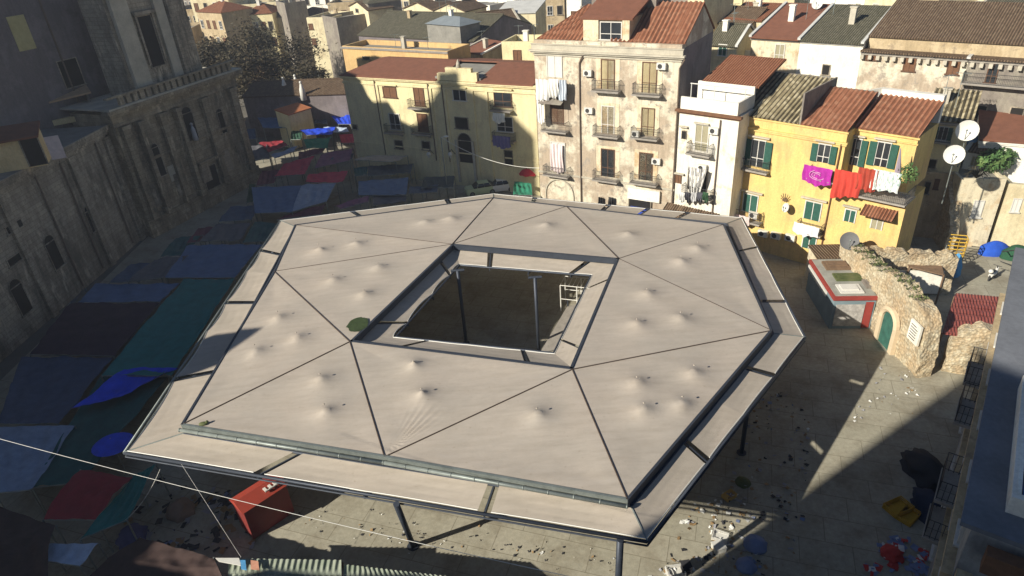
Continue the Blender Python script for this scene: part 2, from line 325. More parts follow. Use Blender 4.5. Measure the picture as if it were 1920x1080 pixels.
def dish(c, r, aim, label, mat=None, post=None):
    c = Vector(c); aim = Vector(aim).normalized(); t = thing('satellite_dish', label, 'satellite dish', c-Vector((0, 0, r)), 'satellite dishes'); x = aim.cross(Vector((0, 0, 1))).normalized(); y = aim.cross(x)
    m = MB()
    def fn(u, v): a = 2*math.pi*u; q = r*max(v, .02); return c+(x*math.cos(a)+y*math.sin(a))*q+aim*(.35*q*q/r)
    m.grid(fn, 20, 5); m.grid(lambda u, v: fn(u, v)-aim*.04, 20, 5); m.build('reflector', mat or ACW, t)
    a = MB(); a.tube([c-y*(-r)*.9+aim*.2, c+aim*r*.9], .03, 5); a.tube([c-aim*.05, c-aim*.3, c-aim*.3-Vector((0, 0, r*1.0))], .05, 6); a.ball(c+aim*r*.9, .08); a.build('arm', GALV, t)
    if post: a = MB(); a.tube([c-aim*.3-Vector((0, 0, post)), c-aim*.3], .045, 6); a.build('mast', GALV, t)
    return t
def cloth(fr, s0, s1, z0, z1, n, mat, label, amp=.07, folds=5, name='laundry', cat='laundry', group=None, skew=0.0, n2=None, taper=0.0):
    m = MB(); ph = random.random()*6
    def fn(u, v):
        uu = .5+(u-.5)*(1-taper*(1-v)); a = s0+(s1-s0)*uu; z = z0+(z1-z0)*v + skew*(1-v)*(u-.5)
        return fr.P(a+.05*math.sin(v*7+ph)*(1-v), n+1.5*amp*math.sin(ph+u*folds*6.28+v)*(1.1-v*.7)+amp*.5*math.sin(u*17+v*5), z+(.09*math.sin(u*7+ph)+.05*math.sin(u*19+ph))*(1-v)-.12*math.exp(-((u-.5)/.35)**2)*(1-v))
    m.grid(fn, 28, 8); m.grid(lambda u, v: fn(1-u, v)-fr.n*.015, 28, 8); return solo(name, m, mat, label, cat, None, group)
def corr_roof(a, b, c, d, pitch=.36, amp=.07, thick=.06):
    """real pantile profile on the slope a-b (eave) d-c (ridge)"""
    a, b, c, d = map(Vector, (a, b, c, d)); n = (b-a).cross(d-a).normalized(); n = n if n.z > 0 else -n; L = max((b-a).length, (c-d).length); k = max(2, int(L/pitch)); R = max(2, int((d-a).length/.9)); m = MB(); m.uvn = n
    nu = k*4
    def fn(u, v, o=0):
        p = (a+(b-a)*u)*(1-v)+(d+(c-d)*u)*v; return p+n*(amp*math.cos(u*k*6.2832)+o)
    for j in range(R):
        v0, v1 = j/R, (j+1)/R
        m.grid(lambda u, v: fn(u, v0+(v1-v0)*v, .02*(1-v)), nu, 1, 0, True)
    m.quad(a-n*thick, d-n*thick, c-n*thick, b-n*thick); m.quad(a-n*thick, b-n*thick, b+n*amp*.5, a+n*amp*.5)
    return m
def slab_roof(a, b, c, d, t=.16):
    a, b, c, d = map(Vector, (a, b, c, d)); n = (b-a).cross(d-a).normalized(); n = n if n.z > 0 else -n; return MB().prism([a, b, c, d], -n*t)

def bldg(label, L, R, z, depth, wall, roof='flat', rmat=None, rise=1.6, wins=(), kind='glass', name='house', cat='house', group=None, rows=None, para=.7, over=.25, geo=False, fr=None, length=None, zb=0.0, floor=None, chim=None, corn=True, az=None):
    """a house from the two ends of its front top edge (picture px at height z)"""
    if fr is None:
        fr = fr_px(L, R, z)
        if az is not None: fr = Fr(fr.o, az)
        length = length or fr_px(L, R, z).L
    n = length; t = thing(name, label, cat, fr.P(n/2, 0, zb), group)
    m = MB()
    if roof == 'flat':
        m.box(fr, 0, n, -depth, 0, zb, z-para)
        e = .25; m.box(fr, 0, n, -e, 0, z-para, z); m.box(fr, 0, n, -depth, -depth+e, z-para, z); m.box(fr, 0, e, -depth+e, -e, z-para, z); m.box(fr, n-e, n, -depth+e, -e, z-para, z)
        m.build('wall', wall, t)
        f = MB(); f.box(fr, e, n-e, -depth+e, -e, z-para, z-para+.04); f.build('roof', rmat or FLG, t)
    else:
        if roof == 'gable':      # ridge parallel to the front
            prof = [(0, zb), (0, z), (-depth/2, z+rise), (-depth, z), (-depth, zb)]
        elif roof == 'mono':
            prof = [(0, zb), (0, z), (-depth, z+rise), (-depth, zb)]
        elif roof == 'hip' or roof == 'front': prof = [(0, zb), (0, z), (-depth, z), (-depth, zb)]
        m.prism([fr.P(0, a, b) for a, b in prof], fr.u*n)
        if roof == 'front': m.prism([fr.P(0, 0, z), fr.P(n, 0, z), fr.P(n/2, 0, z+rise)], -fr.n*depth)
        m.build('wall', wall, t); o = over; r = MB(); h = .06
        mk = corr_roof if geo else slab_roof
        def addr(q):
            k = len(r.v); r.uvn = q.uvn if geo else None; r.v += q.v; r.f += [[i+k for i in f] for f in q.f]; r.m += q.m; r.sm += q.sm
        if roof == 'gable':
            sl = rise/(depth/2)
            addr(mk(fr.P(-.08, o, z-o*sl+h+.1), fr.P(n+.08, o, z-o*sl+h+.1), fr.P(n+.08, -depth/2, z+rise+h+.1), fr.P(-.08, -depth/2, z+rise+h+.1)))
            addr(slab_roof(fr.P(-.08, -depth-o, z-o*sl+h+.1), fr.P(n+.08, -depth-o, z-o*sl+h+.1), fr.P(n+.08, -depth/2, z+rise+h+.1), fr.P(-.08, -depth/2, z+rise+h+.1)))
            r.tube([fr.P(-.1, -depth/2, z+rise+h+.15), fr.P(n+.1, -depth/2, z+rise+h+.15)], .12, 6)
        elif roof == 'mono':
            sl = rise/depth
            addr(mk(fr.P(-.08, o, z-o*sl+h+.1), fr.P(n+.08, o, z-o*sl+h+.1), fr.P(n+.08, -depth-.1, z+rise+h+.1), fr.P(-.08, -depth-.1, z+rise+h+.1)))
        elif roof == 'front':
            for q in ((0, -o), (n, n+o)):
                sgn = -1 if q[0] == 0 else 1
                addr(slab_roof(fr.P(q[1], o, z-o*rise/(n/2)+h+.1), fr.P(q[1], -depth-o, z-o*rise/(n/2)+h+.1), fr.P(n/2, -depth-o, z+rise+h+.1), fr.P(n/2, o, z+rise+h+.1)))
        elif roof == 'hip':
            k = min(depth/2, n/2)*.95; A, B_, C_, D = fr.P(-o, o, z+h), fr.P(n+o, o, z+h), fr.P(n+o, -depth-o, z+h), fr.P(-o, -depth-o, z+h)
            E, F = fr.P(k, -depth/2, z+rise), fr.P(n-k, -depth/2, z+rise)
            r.add([A, B_, C_, D, E, F], [(0, 1, 5, 4), (1, 2, 5), (2, 3, 4, 5), (3, 0, 4), (3, 2, 1, 0)])
        r.build('roof', rmat or TR, t)
    if corn:
        c = MB(); c.box(fr, -.1, n+.1, -.02, .16, z-.32, z-.17); c.box(fr, -.13, n+.13, -.02, .25, z-.17, z-.08); c.build('cornice', SLAB if wall not in (WHT,) else WHT, t)
    for wv in wins:
        k = wv[4] if len(wv) > 4 else kind; s, zz, ww, hh = fr.size(*wv[:4]); window(t, fr, s, zz, ww, hh, k)
    if rows:
        nf, nc, wh, ww = rows
        for i in range(nf):
            for j in range(nc):
                zz = z-1.6-wh*.5-i*3.3
                if zz > zb+1: window(t, fr, n*(j+.5)/nc, zz, ww, wh, random.choice([kind, kind, 'brown', 'dark']))
    if chim:
        for (a, b) in chim: c = MB(); c.box(fr, n*a-.3, n*a+.3, -depth*b-.3, -depth*b+.3, z-.2, z+rise+.8); c.box(fr, n*a-.38, n*a+.38, -depth*b-.38, -depth*b+.38, z+rise+.8, z+rise+.95); c.build('chimney', STNL, t)
    rr = random.Random(int(n*977)+int(z*31))
    if roof in ('gable', 'mono') and not geo and rr.random() < .6:
        sides = rr.choice(((0, n), (n,), (0,))); c = MB()
        for a_ in sides:
            pr = [(over, z-.1), (-depth/2, z+rise), (-depth, z)] if roof == 'gable' else [(over, z-.1), (-depth, z+rise)]
            c.prism([fr.P(a_-.16, p_, q_+.32) for p_, q_ in pr]+[fr.P(a_-.16, p_, q_+.12) for p_, q_ in reversed(pr)], fr.u*.32)
            c.build('coping', rr.choice((FLW, STNL, WHT)), t); c = MB()
    if rr.random() < .7 and zb == 0 and z > 9:
        for _ in range(rr.choice((1, 2))):
            a_, d_ = n*rr.uniform(.15, .85), -depth*rr.uniform(.3, .7); zt = z+(rise if roof != 'flat' else 0); h_ = rr.uniform(1.2, 2.6); c = MB()
            c.tube([fr.P(a_, d_, z-.6), fr.P(a_, d_, zt+h_)], .03, 4); k_ = rr.uniform(0, 3); e_ = Vector((math.cos(k_), math.sin(k_), 0)); g_ = Vector((-e_.y, e_.x, 0)); b_ = fr.P(a_, d_, zt+h_-.1); c.tube([b_-e_*.6, b_+e_*.6], .02, 4)
            for q in (-.5, -.25, 0, .25, .5): c.tube([b_+e_*q-g_*.3, b_+e_*q+g_*.3], .015, 4)
            c.build('aerial', GALV, t)
        c = MB(); a_, d_ = n*rr.uniform(.2, .8), -depth*rr.uniform(.35, .65); zt = z+(rise*.9 if roof != 'flat' else .1); c.box(fr, a_-.3, a_+.3, d_-.25, d_+.25, z-.7, zt+.8); c.box(fr, a_-.38, a_+.38, d_-.33, d_+.33, zt+.8, zt+.92); c.build('chimney', rr.choice((STNL, WHT, BEI)), t)
    return t, fr

# ================================================================== SETTING: ground
def gq(pts, z): return [at(x, y, z) for x, y in pts]
g = MB(); g.quad((-400, -400, 0), (400, -400, 0), (400, 400, 0), (-400, 400, 0)); struct('ground', g, plain('far_ground', (.16, .15, .13), .3, .1))
g = MB(); g.quad((-41, -20, .004), (60, -20, .004), (60, 100, .004), (-41, 100, .004)); struct('piazza_pavement', g, paving())

# ================================================================== CANOPY over the square
can = thing('market_canopy', 'huge angular beige fabric canopy with a four-sided hole, standing on steel posts in the square', 'canopy', (0, 40, 0))
ZO, ZI = 6.75, 7.15                                   # height of the roof's outer and inner edges
OV = {k: at(*v, ZO) for k, v in dict(A=(340, 797), B=(721, 857), C=(1177, 938), D=(1447, 620), E=(1357, 421), F=(1062, 387), G=(925, 371), H=(553, 422), I=(514, 509)).items()}
IV = {k: at(*v, ZI) for k, v in dict(BL=(656, 641), BR=(1073, 693), TR=(1160, 485), TL=(848, 458)).items()}
VV = {**OV, **IV}
FAC = [('BL', 'TL', 'I'), ('TL', 'H', 'I'), ('TL', 'G', 'H'), ('TL', 'F', 'G'), ('TL', 'TR', 'F'), ('TR', 'E', 'F'), ('TR', 'D', 'E'), ('TR', 'BR', 'D'), ('BR', 'C', 'D'), ('BR', 'B', 'C'), ('BR', 'BL', 'B'), ('BL', 'A', 'B'), ('BL', 'I', 'A')]
BUMP = [(795, 412), (845, 406), (598, 463), (667, 453), (1024, 418), (1178, 435), (1308, 460), (1277, 486), (1213, 548), (1276, 592), (1194, 605), (709, 499), (624, 521), (683, 550), (521, 590), (557, 630), (478, 653), (601, 708), (609, 765), (776, 684), (791, 736), (1007, 773), (1194, 714), (1301, 692), (1279, 751), (1207, 763)]
BW = [at(x, y, 7.25) for x, y in BUMP]
def in_tri(p, a, b, c):
    v0, v1, v2 = b-a, c-a, p-a; d00, d01, d11, d20, d21 = v0.xy.dot(v0.xy), v0.xy.dot(v1.xy), v1.xy.dot(v1.xy), v2.xy.dot(v0.xy), v2.xy.dot(v1.xy)
    de = d00*d11-d01*d01; v = (d11*d20-d01*d21)/de; w_ = (d00*d21-d01*d20)/de; return min(v, w_, 1-v-w_)
for tri in FAC:
    a, b, c = (VV[k] for k in tri); bs = [p for p in BW if in_tri(p, a, b, c) > 0]
    m = MB(); N = 120 if tri == ('BR', 'BL', 'B') else 44; idx = {}
    for i in range(N+1):
        for j in range(N+1-i):
            u, v = i/N, j/N; p = a*(1-u-v)+b*u+c*v; e = min(u, v, 1-u-v); f = min(1, e*9)
            z = -.10*f*(1-math.exp(-e*6))
            for q in bs:
                d = (p.xy-q.xy).length; z += f*(.26*math.exp(-d/.35)+.24*math.exp(-d/1.3)*max(0, 1-d/4.5))
            if tri == ('BR', 'BL', 'B'):                 # slack cloth pulled into folds at the front corner
                d = (p.xy-c.xy).length; ang = math.atan2(p.y-c.y, p.x-c.x); wgt = math.exp(-((d-1.9)/1.5)**2)*math.exp(-((ang-.95)/.28)**2)
                z += .055*math.sin(ang*58)*wgt*min(1, f*3)
            idx[i, j] = len(m.v); m.v.append(p+Vector((0, 0, z)))
    for i in range(N):
        for j in range(N-i):
            m.f.append([idx[i, j], idx[i+1, j], idx[i, j+1]]); m.m.append(0); m.sm.append(True)
            if i+j < N-1: m.f.append([idx[i+1, j], idx[i+1, j+1], idx[i, j+1]]); m.m.append(0); m.sm.append(True)
    o = m.build('membrane_panel', CANVAS, can)
# seams between the panels
def edge(a, b, r=.05, mat=None, name='seam', z=.02):
    A, B = VV[a]+Vector((0, 0, z)), VV[b]+Vector((0, 0, z)); m = MB(); m.tube([A, B], r, 5); return m.build(name, mat or SEAM, can)
for a, b in (('BL', 'I'), ('TL', 'I'), ('TL', 'H'), ('TL', 'G'), ('TL', 'F'), ('TR', 'F'), ('TR', 'E'), ('TR', 'D'), ('BR', 'D'), ('BR', 'C'), ('BR', 'B'), ('BL', 'B'), ('BL', 'A')):
    light = (a, b) in (('TL', 'I'), ('TL', 'H'), ('TR', 'E'), ('TR', 'D'), ('TL', 'F'))
    edge(a, b, .02 if light else .038)
    m = MB(); m.tube([VV[a]-Vector((0, 0, .35)), VV[b]-Vector((0, 0, .35))], .12, 6); m.build('roof_beam', STEEL, can)
# little caps where the props push the cloth up
m = MB()
for q in BW: m = MB(); m.ball(q+Vector((0, 0, .27)), .06, 0, 8, 5, (1, 1, .6)); m.build('prop_cap', CANVAS2, can)
m = m
# edge frame and gutters of the raised roof
ring = ['A', 'B', 'C', 'D', 'E', 'F', 'G', 'H', 'I']
cen = Vector((0, 40, 0))
def outw(p, q):
    d = (q-p).normalized(); n = Vector((d.y, -d.x, 0)); return n if n.dot((p+q)/2-cen) > 0 else -n
for a, b in zip(ring, ring[1:]+ring[:1]):
    P, Q = VV[a], VV[b]; n = outw(P, Q); front = (a, b) in (('A', 'B'), ('B', 'C'))
    m = MB(); m.prism([P+n*.03+Vector((0, 0, .05)), Q+n*.03+Vector((0, 0, .05)), Q-n*.1+Vector((0, 0, .05)), P-n*.1+Vector((0, 0, .05))], (0, 0, -.5))
    m.build('edge_beam', GALV if front else STEEL, can)
    if front:
        m = MB(); r = .10; m.tube([P+n*.2+Vector((0, 0, -.18)), Q+n*.2+Vector((0, 0, -.18))], r, 8); gu = m.build('gutter', GALV if front else STEEL, can)
        L = (Q-P).length; k = int(L/1.15); m = MB()
        for i in range(k+1):
            if not front: break
            m = MB(); p = P+(Q-P)*(i/k); m.tube([p+n*.2+Vector((0, 0, -.18))-(Q-P).normalized()*.03, p+n*.2+Vector((0, 0, -.18))+(Q-P).normalized()*.03], r+.015, 8)
            m.build('gutter_clip', GALV, gu)
for a, b in (('BL', 'BR'), ('BR', 'TR'), ('TR', 'TL'), ('TL', 'BL')):
    P, Q = VV[a], VV[b]; m = MB(); ic = (IV['BL']+IV['TR'])/2; n = Vector(((Q-P).y, -(Q-P).x, 0)).normalized(); n = n if n.dot(ic-P) > 0 else -n
    m.prism([P+Vector((0, 0, .06)), Q+Vector((0, 0, .06)), Q+n*.16+Vector((0, 0, .06)), P+n*.16+Vector((0, 0, .06))], (0, 0, -.45)); m.build('edge_beam', STEEL, can)
# sloping fringe, outer: corners of the outer frame and of the inner line below the roof edge
ZF0, ZF1 = 5.95, 6.3
OC = [at(*p, ZF0) for p in ((232, 848), (1214, 1014), (1510, 632), (1392, 408), (925, 363), (525, 413))]
ICn = [at(*p, ZF1) for p in ((345, 812), (1183, 949), (1450, 625), (1363, 419), (925, 374), (553, 425))]
def tpar(P, Q, px, z):
    a = at(*px, z); d = Q-P; return max(0, min(1, (a-P).dot(d)/d.dot(d)))
def fringe(P, Q, p, q, cuts, scal, mat=CANVAS2, zc=ZF0, pw=.0, beams=True, sag=.1):
    """cuts: (px, gap in metres); gap 0 is a plain seam"""
    L = (Q-P).length; ts = [(0, 0)]+sorted([(tpar(P, Q, c[0], zc), c[1]/L) for c in cuts])+[(1, 0)]
    for (t0, g0), (t1, g1) in zip(ts, ts[1:]):
        a, b = t0+g0/2, t1-g1/2; m = MB()
        def fn(u, v):
            t = a+(b-a)*u; o = P.lerp(Q, t); i = p.lerp(q, t); w_ = 4*u*(1-u); k = scal/max(.5, (o-i).length)
            x = i.lerp(o, v*(1-.06-k*w_)); x.z -= sag*math.sin(math.pi*v)*w_*.6; x.z += .015*math.sin(v*21+u*3)*math.sin(math.pi*u); return x
        m.grid(fn, 16, 10, 0, True); m.build('fringe_panel', mat, can)
        e = MB(); e.tube([fn(i/12, 1)+Vector((0, 0, .01)) for i in range(13)], .03, 4); e.build('fringe_hem', ACW, can)
    if beams:
        for t, gp in ts[1:-1]:
            o, i = P.lerp(Q, t), p.lerp(q, t); m = MB(); wd = max(.04, gp*.5); d_ = (Q-P).normalized()*wd; dz = Vector((0, 0, .07 if gp > 0 else .2))
            m.prism([i-d_-dz, o-d_-dz, o+d_-dz, i+d_-dz], (0, 0, -.22)); m.build('fringe_beam', STEEL, can)
cuts = [[((485, 885), .65), ((682, 922), 0.0), ((907, 962), .65)], [((1333, 868), .5), ((1397, 779), .0), ((1457, 706), .5)], [((1475, 565), .4), ((1449, 515), 0), ((1420, 463), .3)],
        [((1288, 404), .5), ((1213, 396), .45), ((1139, 388), .5), ((1063, 380), 0), ((1001, 373), .5)], [((838, 374), .5), ((750, 385), 0), ((660, 400), .5)], [((500, 468), .5), ((462, 508), 0), ((427, 567), .5), ((383, 622), 0), ((330, 712), .5)]]
for i in range(6):
    j = (i+1) % 6; fringe(OC[i], OC[j], ICn[i], ICn[j], cuts[i], .22 if i == 5 else .03)
    m = MB(); m.tube([OC[i]-Vector((0, 0, .06)), OC[j]-Vector((0, 0, .06))], .085, 8); m.tube([OC[i]-Vector((0, 0, .32)), OC[j]-Vector((0, 0, .32))], .05, 6); m.build('outer_tube', STEEL if i != 5 else GALV, can)
    m = MB(); m.tube([OC[i]+Vector((0, 0, .0)), ICn[i]], .04, 5); m.build('corner_seam', GALV, can)
    m = MB(); m.tube([ICn[i]-Vector((0, 0, .06)), ICn[j]-Vector((0, 0, .06))], .09, 6); m.build('inner_tube', STEEL, can)
for k0_, k1_, ks in ((0, 1, 'ABC'), (1, 2, 'CD'), (2, 3, 'DE'), (3, 4, 'EFG'), (4, 5, 'GH'), (5, 0, 'HIA')):
    top_ = [VV[k]-Vector((0, 0, .43)) for k in ks]; a_, b_ = ICn[k0_]-Vector((0, 0, .08)), ICn[k1_]-Vector((0, 0, .08)); m = MB()
    q_ = top_+[b_, a_]; m.add(q_, [tuple(range(len(q_)))]); m.build('sun_leak_sheet', STEEL, can)  # added sheet closing the gap so that no sun leaks onto the paving
# fringe round the hole
ZH0, ZH1 = 6.3, 6.75
HO = [at(*p, ZH0) for p in ((742, 632), (1038, 662), (1108, 517), (862, 497))]
HI = [at(*p, ZH1) for p in ((664, 642), (1070, 688), (1156, 490), (852, 466))]
hc = [[((800, 643), .3), ((873, 653), 0), ((975, 668), .3)], [((1055, 637), .2), ((1078, 580), 0), ((1096, 543), .2)], [((1070, 513), .4), ((990, 507), 0), ((918, 501), .4)], [((838, 516), .3), ((808, 552), .0), ((767, 605), .3)]]
for i in range(4):
    j = (i+1) % 4; fringe(HO[i], HO[j], HI[i], HI[j], hc[i], .2 if i == 3 else .03, zc=ZH0, sag=.05)
    m = MB(); m.tube([HO[i], HO[j]], .07, 6); m.build('hole_tube', STEEL, can)
# green moss stain lying on one of the back panels
c = at(671, 608, 7.22); ux = (at(690, 600, 7.22)-c); vx = (at(664, 596, 7.22)-c); m = MB(); m.add([c+ux*math.cos(k_*.3142)*(1+.12*math.sin(k_*2.3))+vx*math.sin(k_*.3142)*.9 for k_ in range(20)], [tuple(range(20))]); m.build('moss_patch', plain('moss_stain', (.045, .07, .025), .5, 4), can)
c = at(382, 797, 6.72); m = MB(); m.ball(c+Vector((0, 0, .1)), .16, 0, 8, 6, (1.6, 1, .5)); m.ball(c+Vector((.2, .05, .16)), .09); solo('dead_leaves', m, MOSS, 'small dark clump of leaves lying at the left front corner of the canopy roof', 'debris')
# posts
def post(x, y, top, r=.16):
    m = MB(); m.tube([(x, y, 0), top], r, 8); m.tube([(x, y, 0), (x, y, .04)], r*2.2, 8); m.build('post', STEEL, can)
b1 = at(775, 1024, 0); post(b1.x, b1.y, at(743, 945, 5.8))
t2 = at(1163, 1012, 5.8); post(t2.x-.1, t2.y-.05, t2)
for (px, py), z in (((1003, 520), 6.6), ((858, 507), 6.6)):
    p = at(px, py, z); post(p.x, p.y, p, .13); m = MB(); m.tube([p+Vector((-.5, 0, 0)), p+Vector((.5, 0, 0))], .1, 6); m.build('post_head', STEEL, can)
for t, i in ((.72, 1), (.3, 2), (.75, 2), (.25, 3), (.6, 3), (.9, 3), (.3, 4), (.75, 4), (.2, 5), (.5, 5), (.8, 5)):
    p = OC[i].lerp(OC[(i+1) % 6], t).lerp(cen, .06); post(p.x, p.y, Vector((p.x, p.y, 6.0)), .14)
for k in ('BL', 'BR'): p = IV[k]; post(p.x, p.y, Vector((p.x, p.y, 6.7)), .14)
# what one sees through the hole: white plastic chairs stack / barrier and a pale slab
fr = Fr(at(1052, 583, 0), math.radians(-20)); 
t = thing('stall_rack', 'white metal tube frame of an empty stall seen through the hole of the canopy', 'stall frame', at(1078, 560, 0))
for k in range(2):
    for a in (0, 1.4, 2.8): m = MB(); m.tube([fr.P(a, -k*1.6, 0), fr.P(a, -k*1.6, 2.5)], .05, 6); m.build('upright', ACW, t)
m = MB()
for zz in (1.2, 2.5):
    m.tube([fr.P(0, 0, zz), fr.P(2.8, 0, zz)], .04, 5); m.tube([fr.P(0, -1.6, zz), fr.P(2.8, -1.6, zz)], .04, 5); 
for a in [i*.35 for i in range(9)]: m.tube([fr.P(a, 0, 2.5), fr.P(a, -1.6, 2.5)], .025, 4)
m.build('top_frame', ACW, t)
m = MB(); m.prism(gq([(1063, 575), (1082, 570), (1042, 655), (1012, 662)], .9), (0, 0, -.1)); pl = thing('market_counter', 'long pale stall counter seen through the right side of the canopy hole', 'counter', at(1045, 618, 0)); m.build('top', SLAB, pl)
for p in gq([(1065, 580), (1040, 640)], 0): m = MB(); m.tube([p, p+Vector((0, 0, .85))], .06, 6); m.build('leg', STEEL, pl)

# ================================================================== CHURCH and CONVENT on the left
cz = 14.5; cfr = fr_px((220, 200), (427, 133), cz)
ch = thing('church', 'dark old stone church front with two orders of pilasters on the left of the square', 'church', cfr.P(8, 0, 0))
CL = cfr.L+.6
m = MB(); m.box(cfr, -1.2, CL, -6, 0, 0, cz-.6); m.build('lower_wall', STN, ch)
def moulding(fr, a0, a1, z, prof, mat, par, name='cornice'):
    m = MB()
    for n1, z0, z1 in prof: m.box(fr, a0-n1*.9, a1+n1*.9, -.02, n1, z+z0, z+z1)
    return m.build(name, mat, par)
moulding(cfr, -1.2, CL, cz, [(.25, -1.9, -1.6), (.15, -1.598, -.9), (.55, -.9, -.62), (.8, -.62, -.35), (1.0, -.35, -.05)], STN, ch)
m = MB(); m.box(cfr, -1.8, CL+.8, -6.2, .9, cz-.05, cz+.12); m.build('ledge', STNL, ch)
moulding(cfr, -1.2, CL, 2.0, [(.3, -2.0, -.4), (.2, -.4, 0)], STN, ch, 'plinth')
def pilaster(s, w=.9, z0=2.0, z1=12.6, d=.45, off=0.0, mat=STN):
    m = MB(); m.box(cfr, s-w/2, s+w/2, off, off+d, z0, z1); m.box(cfr, s-w/2-.14, s+w/2+.14, off, off+d+.12, z0, z0+.7); m.box(cfr, s-w/2-.1, s+w/2+.1, off, off+d+.1, z1-1.1, z1-.95)
    m.box(cfr, s-w/2-.2, s+w/2+.2, off, off+d+.22, z1-.4, z1); m.box(cfr, s-w/2-.1, s+w/2+.1, off, off+d+.12, z1-.95, z1-.4); m.build('pilaster', mat, ch)
for px, py in ((238, 265), (262, 255), (305, 235), (330, 225), (385, 215), (437, 195)):
    s, z = cfr.px(px, py); pilaster(s, .8 if px not in (262, 330) else .45, d=.5 if px not in (262, 330) else .75)
moulding(cfr, -1.2, CL, 8.3, [(.12, -.25, -.1), (.2, -.1, .08)], STN, ch, 'string_course')
for a in (1.2, 4.6, 8.6, 12.4, 15.2):
    if a < CL: m = MB(); m.box(cfr, a-.75, a+.75, .0, .1, 3.0, 5.6); m.box(cfr, a-.55, a+.55, .1, .13, 3.2, 5.4); m.build('relief_panel', STN2, ch)
# niche with statue, slot windows, door
s, z, ww, hh = cfr.size(357, 238, 19, 56); window(ch, cfr, s, z, ww, hh, 'dark', arch=True)
m = MB(); p0 = cfr.P(s, .25, z-hh/2); m.tube([p0, p0+Vector((0, 0, .5)), p0+Vector((0, 0, 1.3)), p0+Vector((0, 0, 1.75))], [.32, .3, .26, .1], 8); m.ball(p0+Vector((0, 0, 1.95)), .17); m.build('statue', plain('pale_statue', (.42, .43, .46), .2, 4), ch)
for q in ((298, 303, 13, 58), (416, 230, 10, 42)): s, z, ww, hh = cfr.size(*q); window(ch, cfr, s, z, ww, hh, 'dark', arch=True)
s, z, ww, hh = cfr.size(398, 340, 34, 60); window(ch, cfr, s, max(1.8, z), 2.2, 3.8, 'dark'); 
m = MB(); a, z0 = cfr.px(388, 300); m.box(cfr, a-1.6, a+2.6, 0, .5, z0-.2, z0+.15); m.build('door_hood', STN, ch)
m = MB(); s, z = cfr.px(328, 322); m.box(cfr, s-.9, s+.9, .01, .06, z-.9, z+.9); m.build('pale_panel', STNL, ch)
# upper order, its outline taken from the shadow it throws on the house opposite
pal = fr_px((641, 139), (1003, 158), 13.0)
def sil(px, off): s, z = pal.px(*px); return cfr.cast(pal.P(s, 0, z), off)
uo = -.9
U0s, _ = cfr.px(192, 5, uo); U1s, _ = cfr.px(345, 5, uo); 
m = MB(); top = [(U0s, cz), (U0s, 25.6)]+[(U0s+(U1s-U0s)*.02*i, 25.6+1.9*math.sin(math.pi*i/50)) for i in range(2, 49, 4)]+[(U1s, 25.4), (U1s, cz)]
m.prism([cfr.P(a, uo, b) for a, b in top], -cfr.n*3.4); m.build('upper_wall', STN2, ch)
def upil(px0, px1, d, mat):
    a, _ = cfr.px(px0[0], px0[1], uo+d); b, _ = cfr.px(px1[0], px1[1], uo+d); m = MB(); m.box(cfr, a, b, uo, uo+d, cz+.1, 24.5); m.box(cfr, a-.12, b+.12, uo, uo+d+.12, cz+.1, cz+.9); m.box(cfr, a-.15, b+.15, uo, uo+d+.15, 24.5, 25.0); m.build('upper_pilaster', mat, ch)
upil((207, 10), (226, 10), .45, STNL); upil((232, 60), (256, 60), .3, STNL); upil((304, 60), (322, 60), .35, STNL); upil((328, 60), (340, 60), .6, STN2)
s, z, ww, hh = cfr.size(281, 72, 26, 100, uo); window(ch, cfr, s, z-.3, ww, hh, 'dark', uo); 
m = MB(); m.box(cfr, s-ww/2-.5, s+ww/2+.5, uo, uo+.5, z+hh/2-.1, z+hh/2+.25); m.box(cfr, s-ww/2-.35, s-ww/2-.1, uo, uo+.25, z-hh/2, z+hh/2-.1); m.box(cfr, s+ww/2+.1, s+ww/2+.35, uo, uo+.25, z-hh/2, z+hh/2-.1); m.build('window_surround', STN2, ch)
m = MB()
for a in [i*.9 for i in range(int(CL/.9))]: m.box(cfr, a, a+.55, .25, .6, cz+.12, cz+1.0)
m.box(cfr, -1.5, CL+.3, .2, .65, cz+1.0, cz+1.18); m.build('balustrade', STN, ch)
# body of the church behind, with the outline that shades the square
no = -6.5
pts = [sil(p, no) for p in ((672, 141), (690, 180), (715, 210), (727, 190), (743, 215), (750, 225), (790, 245), (815, 232), (835, 215), (850, 178), (860, 165), (863, 135), (867, 165), (905, 180), (950, 205), (1003, 258))]
m = MB(); poly = [(U0s+3, 10)]+[(U0s+3, 27)]+pts+[(pts[-1][0]-.5, 20.5), (pts[-1][0]-3.5, 20.0), (pts[-1][0]-4, 10)]
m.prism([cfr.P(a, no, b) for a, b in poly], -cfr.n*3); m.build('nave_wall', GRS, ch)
s, z = cfr.px(133, 137, no); window(ch, cfr, s, z, 2.2, 2.7, 'dark', no)
s, z = cfr.px(40, 62, no); m = MB(); m.box(cfr, s-.9, s+.9, no, no+.06, z-1.6, z+1.6); m.build('sunlit_patch', plain('sunlit_patch_ochre', (.5, .44, .22), .2, 2), ch)  # sunlit spot on the wall, put in as a pale yellow panel
for q in ((95, 60), (175, 40)):
    s, z = cfr.px(*q, no); m = MB(); m.tube([cfr.P(s, no+.1, 13), cfr.P(s, no+.1, 25)], .1, 6); m.build('drain_pipe', PIPE, ch)
